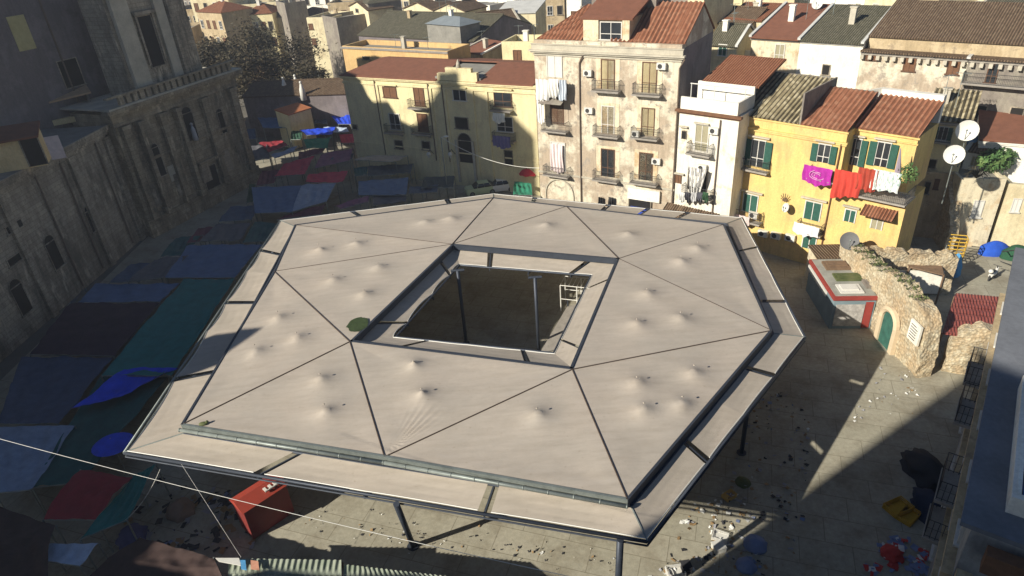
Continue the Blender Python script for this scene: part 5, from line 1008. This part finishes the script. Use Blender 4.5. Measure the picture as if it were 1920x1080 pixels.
# ================================================================== MARKET AWNINGS in the shade
def tent(px, z, mat, label, sag=.25, tilt=0.0, posts=True, ridge=0.0, name='market_awning', group=None):
    q = [at(x, y, z) for x, y in px]; q[2].z += tilt; q[3].z += tilt
    c = (q[0]+q[1]+q[2]+q[3])/4; t = thing(name, label, 'awning', (c.x, c.y, 0), group)
    m = MB()
    def fn(u, v):
        p = (q[0]*(1-u)+q[1]*u)*(1-v)+(q[3]*(1-u)+q[2]*u)*v; p.z += -sag*math.sin(math.pi*u)*math.sin(math.pi*v)+ridge*(1-abs(2*v-1))+.05*math.sin(u*23+v*4)*math.sin(math.pi*v)+.16*mn.noise(p*.8)+.07*mn.noise(p*2.4)+.04*abs(math.sin(u*9+3*mn.noise(p*.7)))*(1-v); return p
    m.grid(fn, 30, 20); m.build('sheet', mat, t)
    if posts:
        for i in range(4): p = q[i]; pm = MB(); pm.tube([Vector((p.x, p.y, 0)), p-Vector((0, 0, .03))], .05, 6); pm.build('pole', GALV, t)
        pm = MB(); pm.tube([q[0], q[1]], .03, 5); pm.build('front_rail', GALV, t)
    return t
def C_(n, c): return cl('tent_'+n, tuple(x*1.05 for x in c), .3)
T1, T2, T3, T4 = C_('slate_blue', (.10, .16, .27)), C_('teal', (.02, .17, .16)), C_('maroon_black', (.05, .03, .045)), C_('night_blue', (.06, .085, .14))
T5, T6, T7 = C_('bright_blue', (.02, .07, .62)), C_('dark_red', (.28, .03, .04)), C_('whitish_blue', (.42, .5, .62)); T8, T9, T10 = C_('crimson', (.45, .05, .09)), C_('green', (.03, .2, .12)), C_('mauve', (.22, .1, .16)); T11, T12 = C_('pale_grey_blue', (.24, .3, .4)), C_('brown_black', (.07, .045, .04))
W_ = 2.8
for px, z, mt, lb, kw in (
    ([(310, 521), (440, 521), (492, 458), (352, 460)], 2.7, T1, 'slate blue awning close to the church base left of the canopy corner', {}),
    ([(145, 568), (300, 566), (336, 531), (180, 532)], 2.5, T1, 'smaller slate blue awning between the convent and the maroon one', {}),
    ([(56, 665), (214, 668), (300, 568), (132, 568)], 2.7, T3, 'nearly black maroon awning along the convent wall', {}),
    ([(-5, 795), (110, 795), (212, 669), (40, 669)], 2.6, T4, 'wide night blue awning at the left edge below the maroon one', {}),
    ([(190, 705), (322, 705), (440, 523), (345, 523)], 2.9, T2, 'long teal awning strip running beside the left edge of the canopy', {}),
    ([(55, 915), (150, 905), (315, 706), (188, 706)], 2.5, C_('deep_teal', (.015, .09, .085)), 'very dark teal awning continuing the long teal strip towards the viewer', {}),
    ([(135, 768), (230, 742), (335, 690), (232, 690)], 3.0, T5, 'bright blue tarpaulin draped across the teal awnings', {'sag': .5, 'posts': False}),
    ([(-10, 925), (62, 918), (140, 798), (-5, 800)], 2.6, T11, 'dull grey-blue awning in the lower left with a faint white smear', {}),
    ([(80, 975), (180, 975), (250, 895), (150, 880)], 2.6, T6, 'dark red awning at the lower left in front of the canopy corner', {'ridge': .3}),
    ([(150, 1012), (238, 975), (292, 870), (250, 893)], 2.6, T2, 'narrow teal awning right of the dark red one', {}),
    ([(65, 1050), (150, 1062), (186, 1020), (92, 1020)], 2.4, T7, 'small whitish blue awning near the lower left corner', {}),
    ([(-20, 1085), (90, 1085), (104, 985), (-20, 945)], 2.6, T12, 'brown-black awning in the very lower left corner', {'ridge': .4}),
    ([(150, 1100), (425, 1100), (400, 1045), (262, 1008)], 2.6, T12, 'large brown-black awning at the bottom left beside the corrugated roof', {'ridge': .3}),
    ([(478, 400), (548, 398), (566, 346), (472, 352)], 2.9, T1, 'blue-grey awning just behind the back left corner of the canopy', {}),
    ([(547, 397), (612, 378), (631, 343), (566, 346)], 2.9, T11, 'paler blue-grey awning joined to the right of the blue-grey one', {}),
    ([(573, 342), (643, 343), (653, 320), (578, 325)], 2.9, T8, 'crimson awning nearest the yellow palace corner, right of the first crimson one', {}),
    ([(515, 332), (570, 327), (590, 292), (532, 308)], 2.9, T8, 'crimson awning left of the other one, in the alley by the church', {}),
    ([(590, 316), (655, 301), (662, 278), (602, 289)], 2.9, T10, 'mauve-red awning against the corner of the yellow palace', {}),
    ([(575, 278), (614, 278), (622, 257), (568, 262)], 3.0, T9, 'green awning in the alley between church and palace', {'ridge': .3}),
    ([(575, 254), (622, 252), (629, 238), (562, 243)], 3.0, T5, 'vivid blue awning right behind the green one', {}),
    ([(634, 233), (658, 233), (656, 206), (617, 212)], 3.2, T5, 'second vivid blue awning touching the palace wall in the alley', {}),
    ([(622, 249), (655, 247), (650, 239), (606, 238)], 2.9, T7, 'thin whitish awning between the two vivid blue ones', {}),
    ([(640, 268), (668, 268), (662, 251), (636, 252)], 2.8, T8, 'small crimson awning touching the palace corner', {}),
    ([(504, 286), (541, 272), (527, 262), (485, 268)], 3.0, T6, 'small red awning at the foot of the church right corner', {}),
    ([(515, 297), (550, 285), (560, 272), (507, 291)], 2.8, T11, 'slim grey-blue awning in front of the small red one', {}),
    ([(494, 241), (537, 240), (536, 217), (481, 217)], 3.2, T1, 'slate blue awning left of the little yellow shed', {}),
    ([(672, 366), (762, 366), (766, 333), (672, 340)], 2.9, T1, 'slate blue awning behind the canopy in front of the palace', {}),
    ([(640, 392), (690, 378), (693, 366), (627, 386)], 2.8, T10, 'mauve awning just left of the slate blue one behind the canopy', {}),
    ([(690, 330), (770, 325), (775, 306), (690, 312)], 2.8, C_('dark_slate', (.05, .07, .09)), 'dark slate awning under the pale shelf roof of the palace', {}),
    ([(790, 352), (850, 352), (852, 330), (795, 332)], 2.8, C_('dusky', (.06, .08, .085)), 'dusky grey awning left of the lamp post behind the canopy', {}),
): tent(px, z, mt, lb, **kw)
tent([(660, 300), (742, 304), (764, 291), (690, 291)], 3.6, SLAB, 'pale grey flat shelf roof along the foot of the palace', sag=.02, name='shelf_roof')
m = MB(); c = at(212, 833, 2.6); m.grid(lambda u, v: c+Vector((math.cos(u*6.2832)*1.25*v, math.sin(u*6.2832)*1.1*v, .5*(1-v*v))), 22, 5); par_ = thing('parasol', 'bright blue parasol under the left front corner of the canopy', 'parasol', (c.x, c.y, 0)); m.build('shade', T5, par_); m = MB(); m.tube([(c.x, c.y, 0), c+Vector((0, 0, .5))], .04, 6); m.build('pole', GALV, par_)
# little yellow shed with orange roof, brown-roofed market hall with white chimneys
bldg('little pale yellow shed with an orange roof among the awnings in the alley', (540, 216), (582, 203), 5.2, 3, YELP, 'mono', plain('orange_roof', (.42, .16, .07), .2, 1), rise=.4, corn=False, name='shed', cat='shed')
hl, hf = bldg('long low market hall with a brownish roof between church and palace', (455, 182), (648, 176), 6.5, 9, GRS, 'gable', TBR, rise=1.2, corn=False)
for i, (x, y) in enumerate(((533, 160), (555, 155), (566, 168))):
    c = at(x, y, 7.4); m = MB(); m.tube([c-Vector((0, 0, 1.6)), c, c+Vector((0, 0, .35)), c+Vector((0, 0, 1.0))], [.5, .42, .3, .14], 8); m.ball(c+Vector((0, 0, 1.1)), .22); solo('roof_finial', m, ACW, ('white finial at the left of three on the market hall roof', 'white finial in the middle of three on the market hall roof', 'white finial at the right of three on the market hall roof')[i], 'finial', None, 'white finials on the hall roof')
def pole(px, py, h, label, r=.06, lamp=False):
    b = at(px, py, 0); t = thing('lamp_post' if lamp else 'mast', label, 'lamp post' if lamp else 'mast', b); m = MB(); m.tube([b, b+Vector((0, 0, h))], [r*1.4, r*.7], 8); m.build('pole', GALV, t)
    if lamp: m = MB(); m.tube([b+Vector((0, 0, h-.1)), b+Vector((.5, -.2, h+.15))], .04, 5); m.ball(b+Vector((.6, -.25, h+.1)), .2, 0, 8, 6, (1.6, 1, .5)); m.build('lamp_head', ACW, t)
    return b+Vector((0, 0, h))
lp = pole(842, 385, 8.2, 'slim grey lamp post standing behind the back edge of the canopy', .07, True)
pole(612, 215, 7.5, 'thin mast rising left of the palace in front of the market hall')
pole(1752, 540, 4, 'thin short mast behind the ruined wall', .04)
# cars behind the canopy
def car(px, py, az, paint, label):
    c = at(px, py, 0); f = Fr(c, math.radians(az)); t = thing('parked_car', label, 'car', c)
    def sec(a, zb, zt, wb, wt): return [f.P(a, -wb, zb), f.P(a, wb, zb), f.P(a, wb*1.02, (zb+zt)/2), f.P(a, wt, zt), f.P(a, -wt, zt), f.P(a, -wb*1.02, (zb+zt)/2)]
    def loft(secs):
        m = MB(); b = []
        for s in secs: b += s
        n = len(secs); fs = [(i*6+j, i*6+(j+1) % 6, (i+1)*6+(j+1) % 6, (i+1)*6+j) for i in range(n-1) for j in range(6)]+[tuple(range(5, -1, -1)), tuple((n-1)*6+j for j in range(6))]; return m.add(b, fs)
    loft([sec(-1.95, .35, .75, .72, .66), sec(-1.8, .22, .9, .8, .74), sec(-.9, .2, .95, .82, .76), sec(1.0, .2, .98, .82, .76), sec(1.75, .22, .95, .8, .72), sec(1.9, .35, .8, .74, .66)]).build('body', paint, t)
    loft([sec(-1.0, .93, .96, .74, .72), sec(-.45, .93, 1.38, .74, .6), sec(.9, .93, 1.42, .74, .6), sec(1.55, .93, .98, .74, .7)]).build('windows', GLASS, t)
    m = MB(); m.box(f, -.42, .88, -.58, .58, 1.405, 1.45); 
    for a_ in (-.45, .25, .9):
        for s_ in (-1, 1): m.tube([f.P(a_, s_*.61, 1.4), f.P(a_*1.3, s_*.77, .95)], .035, 4)
    m.build('roof', paint, t)
    for a_ in (-1.25, 1.2):
        for s_ in (-1, 1):
            w_ = MB(); w_.tube([f.P(a_, s_*.66, .31), f.P(a_, s_*.84, .31)], .31, 14); wo = w_.build('wheel', IRON, t); w_ = MB(); w_.tube([f.P(a_, s_*.84, .31), f.P(a_, s_*.855, .31)], .17, 10); w_.build('hubcap', GALV, wo)
    for s_ in (-1, 1): m = MB(); m.ball(f.P(-1.86, s_*.55, .66), .11); m.build('headlight', ACW, t)
CP = plain('car_white', (.7, .7, .68), .05, 1, .25, 0, 0, .6); CG = plain('car_pale_green', (.5, .58, .35), .08, 1, .25, 0, 0, .6)
car(903, 362, 12, CG, 'pale green and white car parked behind the back corner of the canopy'); car(938, 357, 8, CP, 'white car parked right of the pale green one behind the canopy')
tent([(962, 366), (998, 366), (996, 345), (965, 340)], 2.2, T9, 'green covered stall right of the parked white car', ridge=.3, name='market_stall')
c = at(992, 325, 2.5); m = MB(); m.grid(lambda u, v: c+Vector((math.cos(u*6.2832)*1.2*v, math.sin(u*6.2832)*1.1*v, .8*(1-v*v)+.05*math.cos(u*50)*v)), 32, 5); par_ = thing('parasol', 'red and white parasol at the corner of the tall tenement', 'parasol', (c.x, c.y, 0)); m.build('shade', C_('parasol_red', (.55, .04, .06)), par_); m = MB(); m.tube([(c.x, c.y, 0), c+Vector((0, 0, .8))], .04, 6); m.build('pole', GALV, par_)
# red stall box under the front edge of the canopy
a_, b_ = at(455, 957, 2.4), at(535, 905, 2.4); bf = Fr(a_, math.atan2(b_.y-a_.y, b_.x-a_.x)); LB = (b_-a_).length; t = thing('red_stall', 'closed red market stall box with pale lettering, half under the front left canopy edge', 'stall', bf.P(LB/2, -.6, 0))
m = MB(); m.box(bf, 0, LB, -1.4, 0, .05, 2.25); m.build('box', plain('stall_red', (.2, .035, .03), .15, 2, .55, 0), t); m = MB(); m.add([bf.P(-.1, .1, 2.25), bf.P(LB+.1, .1, 2.25), bf.P(LB+.1, -.7, 2.62), bf.P(-.1, -.7, 2.62), bf.P(-.1, -1.5, 2.25), bf.P(LB+.1, -1.5, 2.25)], [(0, 1, 2, 3), (3, 2, 5, 4), (0, 3, 4), (1, 5, 2)]); m.build('roof', plain('stall_roof_red', (.36, .06, .04), .12, 2, .5, 0), t)
m = MB()
for k in range(3): m.box(bf, LB-1.15+k*.3, LB-1.0+k*.3, -.45, -.15, 2.5, 2.56)
m.box(bf, LB-1.15, LB-.3, -.18, -.12, 2.47, 2.55); m.build('lettering', ACW, t)
# corrugated roof at the very bottom, with coloured ends
q = [at(x, y, 2.7) for x, y in ((424, 1100), (640, 1105), (640, 1050), (430, 1047))]; t = thing('corrugated_roof', 'greenish corrugated stall roof along the bottom edge, left piece', 'stall roof', ((q[0]+q[2])/2).xy.to_3d()); CGR = corr('green_grey_sheet', (.2, .24, .18), (.32, .35, .28), .3, .1, .6)
corr_roof(q[0]-Vector((0, 0, .2)), q[1]-Vector((0, 0, .2)), q[2], q[3], .3, .04).build('sheet', CGR, t)
for p in q: m = MB(); m.tube([Vector((p.x, p.y, 0)), p-Vector((0, 0, .2))], .06, 6); m.build('post', WOOD, t)
q = [at(x, y, 2.6) for x, y in ((642, 1110), (900, 1120), (835, 1080), (645, 1058))]; t = thing('corrugated_roof', 'greenish corrugated stall roof along the bottom edge, right piece', 'stall roof', ((q[0]+q[2])/2).xy.to_3d())
corr_roof(q[0]-Vector((0, 0, .2)), q[1]-Vector((0, 0, .2)), q[2], q[3], .3, .04).build('sheet', CGR, t)
for p in q: m = MB(); m.tube([Vector((p.x, p.y, 0)), p-Vector((0, 0, .2))], .06, 6); m.build('post', WOOD, t)
for px, mt, lb in (([(410, 1052), (452, 1060), (448, 1046), (404, 1046)], ACW, 'white board at the left end of the corrugated roof'), ([(452, 1066), (462, 1068), (460, 1050), (450, 1050)], SKY, 'light blue strip beside the white board'), ([(470, 1066), (486, 1068), (484, 1052), (470, 1050)], C_('peach', (.6, .3, .2)), 'peach coloured board on the left end of the corrugated roof')):
    m = MB(); m.prism([at(x, y, 2.95) for x, y in px], (0, 0, -.06)); solo('board', m, mt, lb, 'board')
# ================================================================== CABLES
def cable(a, b, sag, label, r=.018, n=30, mat=None):
    m = MB(); m.tube([a.lerp(b, i/n)-Vector((0, 0, sag*4*(i/n)*(1-i/n))) for i in range(n+1)], r, 5); return solo('cable', m, mat or ACW, label, 'cable')
cable(at(-40, 812, 14), at(1110, 1090, 11.5), .25, 'long pale cable crossing the lower left in front of the canopy', .010)
cable(at(340, 870, 6.2), at(452, 1045, 3.0), 0, 'thin cable stretched from the canopy edge down to the corrugated roof', .008)
cable(lp, at(1012, 315, 6), .9, 'slack cable from the lamp post to the corner of the tall tenement', .03)
cable(at(300, 880, 5.9), at(235, 975, 2.6), .3, 'thin cord hanging from the canopy edge to the narrow teal awning', .012)
# ================================================================== TREES behind the church
def tree(x, y, h, r, label, n=13000, zc=.62, sq=(1, 1, .75)):
    b = Vector((x, y, 0)); t = thing('tree', label, 'tree', b); m = MB(); rnd = random.Random(int(x*10)); m.tube([b, b+Vector((.1, 0, h*.3)), b+Vector((-.1, .2, h*.5))], [.5, .38, .28], 8)
    cl_ = []
    for i in range(26):
        d = Vector((rnd.gauss(0, 1), rnd.gauss(0, 1), rnd.gauss(0, .8))).normalized()*rnd.uniform(.45, .95)*r; c = b+Vector((0, 0, h*zc))+Vector((d.x*sq[0], d.y*sq[1], d.z*sq[2])); cl_.append((c, rnd.uniform(.22, .42)*r)); m.tube([b+Vector((0, 0, h*.42)), (b+Vector((0, 0, h*.5))).lerp(c, .5)+Vector((0, 0, .3)), c], [.2, .12, .03], 5)
    m.build('trunk', WOOD, t); f = MB()
    for i in range(n):
        c, q = cl_[rnd.randrange(len(cl_))]; p = c+Vector((rnd.gauss(0, .5), rnd.gauss(0, .5), rnd.gauss(0, .4)))*q; a_ = Vector((rnd.uniform(-1, 1), rnd.uniform(-1, 1), rnd.uniform(-.6, .6)))*.42; b_ = Vector((rnd.uniform(-1, 1), rnd.uniform(-1, 1), rnd.uniform(-1, 1)))*.25; f.add([p-a_, p+b_, p+a_], [(0, 1, 2)])
    f.build('crown', LEAF, t)
p = at(505, 185, 0); tree(-41, 125, 14, 8.5, 'large dark bushy tree behind the market hall, thinning at the top')
tree(-53, 128, 13, 6.5, 'smaller dark tree left of the large one beside the church'); tree(-33, 118, 9, 4.5, 'low dark tree at the right foot of the large one', 7000)
tree(-49, 104, 9, 4, 'dark green tree rising just behind the right end of the church', 6000)
# ================================================================== LITTER and crates
LM = [cl('litter_white', (.7, .7, .66)), cl('litter_grey', (.3, .3, .32)), cl('litter_brown', (.3, .2, .1)), cl('litter_dark', (.04, .04, .045)), cl('litter_blue', (.2, .25, .4)), cl('litter_red', (.5, .06, .05))]
def litter(area, n, label_kind, mats, smin=.06, smax=.25, z=.03):
    m = MB(); ce = [(random.random(), random.random()) for _ in range(7)]
    for i in range(n):
        cu = random.choice(ce); u, v = min(1, max(0, random.gauss(cu[0], .1))), min(1, max(0, random.gauss(cu[1], .1)))
        if random.random() < .3: u, v = random.random(), random.random()
        q = area; p = (q[0]*(1-u)+q[1]*u)*(1-v)+(q[3]*(1-u)+q[2]*u)*v; a_ = random.uniform(0, 6.28); w_ = random.uniform(smin, smax); h_ = w_*random.uniform(.3, 1); f = Fr(p, a_)
        q4 = [f.P(-w_/2, -h_/2, .02+random.random()*.04), f.P(w_/2, -h_/2, .02+random.random()*.08), f.P(w_/2*random.uniform(.5, 1), h_/2, .03+random.random()*.12), f.P(-w_/2, h_/2*random.uniform(.4, 1), .02+random.random()*.05)]
        m.add(q4, [(0, 1, 2, 3)], min(random.randrange(len(mats)), random.randrange(len(mats))))
    o = m.build('litter', mats); o['label'] = label_kind; o['category'] = 'litter'; o['kind'] = 'stuff'; return o
litter(gq([(1215, 1090), (1350, 1090), (1430, 935), (1310, 920)], 0), 130, 'scraps of paper and debris strewn on the sunny paving at the front right', [LM[0], LM[2], LM[1], LM[3]], .05, .28)
litter(gq([(1340, 1090), (1500, 1090), (1520, 720), (1400, 760)], 0), 260, 'mixed rubbish lying in the shade right of the canopy', [LM[1], LM[2], LM[3], LM[4], LM[0]], .04, .28)
litter(gq([(1600, 790), (1720, 790), (1720, 700), (1640, 690)], 0), 50, 'white paper scraps in the sunny wedge below the ruined wall', [LM[0], LM[1], LM[2]], .04, .2)
litter(gq([(480, 1010), (1150, 1090), (1150, 1020), (560, 910)], 0), 110, 'small scraps scattered on the sunny paving under the front of the canopy', [LM[3], LM[0], LM[2], LM[3]], .03, .16)
litter(gq([(1620, 1085), (1740, 1085), (1730, 1015), (1635, 1010)], 0), 70, 'heap of red and white plastic bags at the bottom right', [LM[4], LM[5], LM[0], LM[4]], .15, .5)
litter(gq([(200, 1010), (470, 1040), (500, 930), (300, 900)], 0), 160, 'dim rubbish and goods on the ground under the left front canopy edge', [LM[3], LM[1], LM[2], LM[4]], .1, .6)
def crate(px, az, size, mat, label, open_=True, name='crate'):
    c = at(*px, 0); f = Fr(c, math.radians(az)); w_, d_, h_ = size; m = MB()
    m.box(f, -w_/2, w_/2, -d_/2, d_/2, 0, .04); 
    for a0, a1, b0, b1 in ((-w_/2, w_/2, -d_/2, -d_/2+.03), (-w_/2, w_/2, d_/2-.03, d_/2), (-w_/2, -w_/2+.03, -d_/2+.03, d_/2-.03), (w_/2-.03, w_/2, -d_/2+.03, d_/2-.03)):
        for k in range(3): z0 = .042+k*h_/3; m.box(f, a0, a1, b0, b1, z0, z0+h_/3-.05)
    if not open_: m.box(f, -w_/2-.02, w_/2+.02, -d_/2-.02, d_/2+.02, h_, h_+.04)
    return solo(name, m, mat, label, name, c)
YC = cl('crate_orange', (.62, .4, .12)); 
crate((1367, 932), 30, (.75, .5, .25), YC, 'orange-yellow crate lying by the beam shadow on the sunny paving')
crate((1350, 1008), -30, (.8, .65, .2), ACW, 'white crate with dark inside on the sunny front right paving')
crate((1347, 1030), 10, (.6, .55, .3), ACW, 'closed white box just below the white open crate', False, 'box')
crate((1266, 1076), 5, (.9, .6, .35), ACW, 'white tray at the bottom edge of the sunny paving'); crate((1286, 1070), 5, (.45, .5, .45), LM[3], 'black box right of the white tray at the bottom edge', False, 'box')
crate((1683, 955), 20, (1.3, .9, .35), cl('crate_mustard', (.5, .3, .03)), 'mustard yellow crate in the shade near the right building, the left one'); crate((1702, 970), 35, (1.2, .8, .3), cl('crate_mustard', (.5, .3, .03)), 'mustard yellow crate touching the right side of the other one')
cover('rubbish_bag', (1416, 1022), 0, .5, .6, LM[4], 'bluish rubbish bag at the shaded edge right of the white crates', 'bag'); cover('rubbish_bag', (1398, 1062), 0, .45, .5, LM[4], 'second bluish rubbish bag near the bottom edge', 'bag')
cover('goods_heap', (1735, 890), 0, 1.3, 1.2, LM[3], 'black heap of covered goods against the foot of the right building', 'goods', (.8, 1.3, 1), .5); cover('goods_heap', (1745, 960), 0, 1.1, 1.1, cl('black_blue', (.02, .03, .06)), 'lower dark heap of goods nearer the viewer by the right building', 'goods', (.7, 1.3, 1), .5)
cover('leafy_clump', (1393, 905), 0, .15, .45, MOSS, 'flat green leafy clump in the shade at the canopy shadow edge', 'leaves')
cover('rubbish_bag', (1672, 1040), 0, .5, .5, LM[5], 'large red plastic bag in the heap at the bottom right', 'bag', (1, 1, 1), .5)
cover('covered_goods', (340, 960), 0, .9, .8, cl('pale_brown_goods', (.25, .18, .14)), 'pale brown covered goods under the left front canopy edge', 'goods', (1, 1, 1), .4); cover('covered_goods', (250, 1010), 0, .9, .8, cl('blue_goods', (.08, .09, .22)), 'blue-violet covered goods near the bottom left awning', 'goods', (1, 1, 1), .4)

# more dim awnings in the alley between church and canopy
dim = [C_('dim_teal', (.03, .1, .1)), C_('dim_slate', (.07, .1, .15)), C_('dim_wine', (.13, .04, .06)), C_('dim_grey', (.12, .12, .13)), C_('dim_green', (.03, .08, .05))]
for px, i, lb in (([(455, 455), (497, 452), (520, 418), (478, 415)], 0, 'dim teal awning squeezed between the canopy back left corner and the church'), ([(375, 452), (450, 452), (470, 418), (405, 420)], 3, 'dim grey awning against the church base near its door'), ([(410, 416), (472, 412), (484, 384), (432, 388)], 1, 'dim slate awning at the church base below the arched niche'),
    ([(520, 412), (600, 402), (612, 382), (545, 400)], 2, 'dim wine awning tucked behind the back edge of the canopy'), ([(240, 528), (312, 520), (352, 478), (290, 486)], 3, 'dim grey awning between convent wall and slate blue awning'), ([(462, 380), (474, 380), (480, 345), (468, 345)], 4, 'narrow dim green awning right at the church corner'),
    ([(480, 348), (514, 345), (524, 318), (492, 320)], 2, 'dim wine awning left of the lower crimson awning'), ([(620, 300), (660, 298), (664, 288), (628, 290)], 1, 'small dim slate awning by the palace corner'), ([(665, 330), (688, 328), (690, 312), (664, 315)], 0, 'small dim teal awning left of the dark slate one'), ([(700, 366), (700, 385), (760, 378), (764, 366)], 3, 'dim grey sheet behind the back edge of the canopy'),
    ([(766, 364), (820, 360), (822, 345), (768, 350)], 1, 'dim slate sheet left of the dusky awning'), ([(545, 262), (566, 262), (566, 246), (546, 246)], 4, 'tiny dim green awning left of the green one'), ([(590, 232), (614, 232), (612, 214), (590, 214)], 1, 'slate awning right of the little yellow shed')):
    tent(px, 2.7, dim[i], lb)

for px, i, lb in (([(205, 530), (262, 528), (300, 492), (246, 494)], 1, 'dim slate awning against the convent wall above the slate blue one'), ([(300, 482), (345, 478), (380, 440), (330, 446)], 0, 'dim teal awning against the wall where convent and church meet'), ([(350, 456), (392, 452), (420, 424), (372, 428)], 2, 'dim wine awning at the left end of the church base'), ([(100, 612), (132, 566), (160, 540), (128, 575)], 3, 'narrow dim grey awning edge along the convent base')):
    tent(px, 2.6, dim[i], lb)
hz = MB(); f0 = Fr((0, 0), 0); hz.box(f0, -410, 410, -410, 410, -1.0, 46.0); m, n, l, b = nodes('haze_air'); n.remove(b); pv = n.new('ShaderNodeVolumePrincipled'); l.new(pv.outputs[0], n['Material Output'].inputs['Volume'])
pv.inputs['Density'].default_value = .0006; pv.inputs['Color'].default_value = (.82, .88, 1, 1); pv.inputs['Anisotropy'].default_value = 0.2
hzo = hz.build('haze', m, None, 'stuff')

for px, i, lb in (([(452, 302), (506, 298), (500, 270), (448, 276)], 3, 'dim grey sheet added to darken sunlit ground at the alley mouth by the church corner'), ([(560, 300), (604, 287), (612, 276), (560, 284)], 2, 'dim wine awning between the green and the crimson ones'), ([(456, 262), (480, 260), (478, 240), (452, 244)], 1, 'dim slate awning touching the church corner behind the small red one')):  # the grey sheet is added to stand for shade on lit alley ground
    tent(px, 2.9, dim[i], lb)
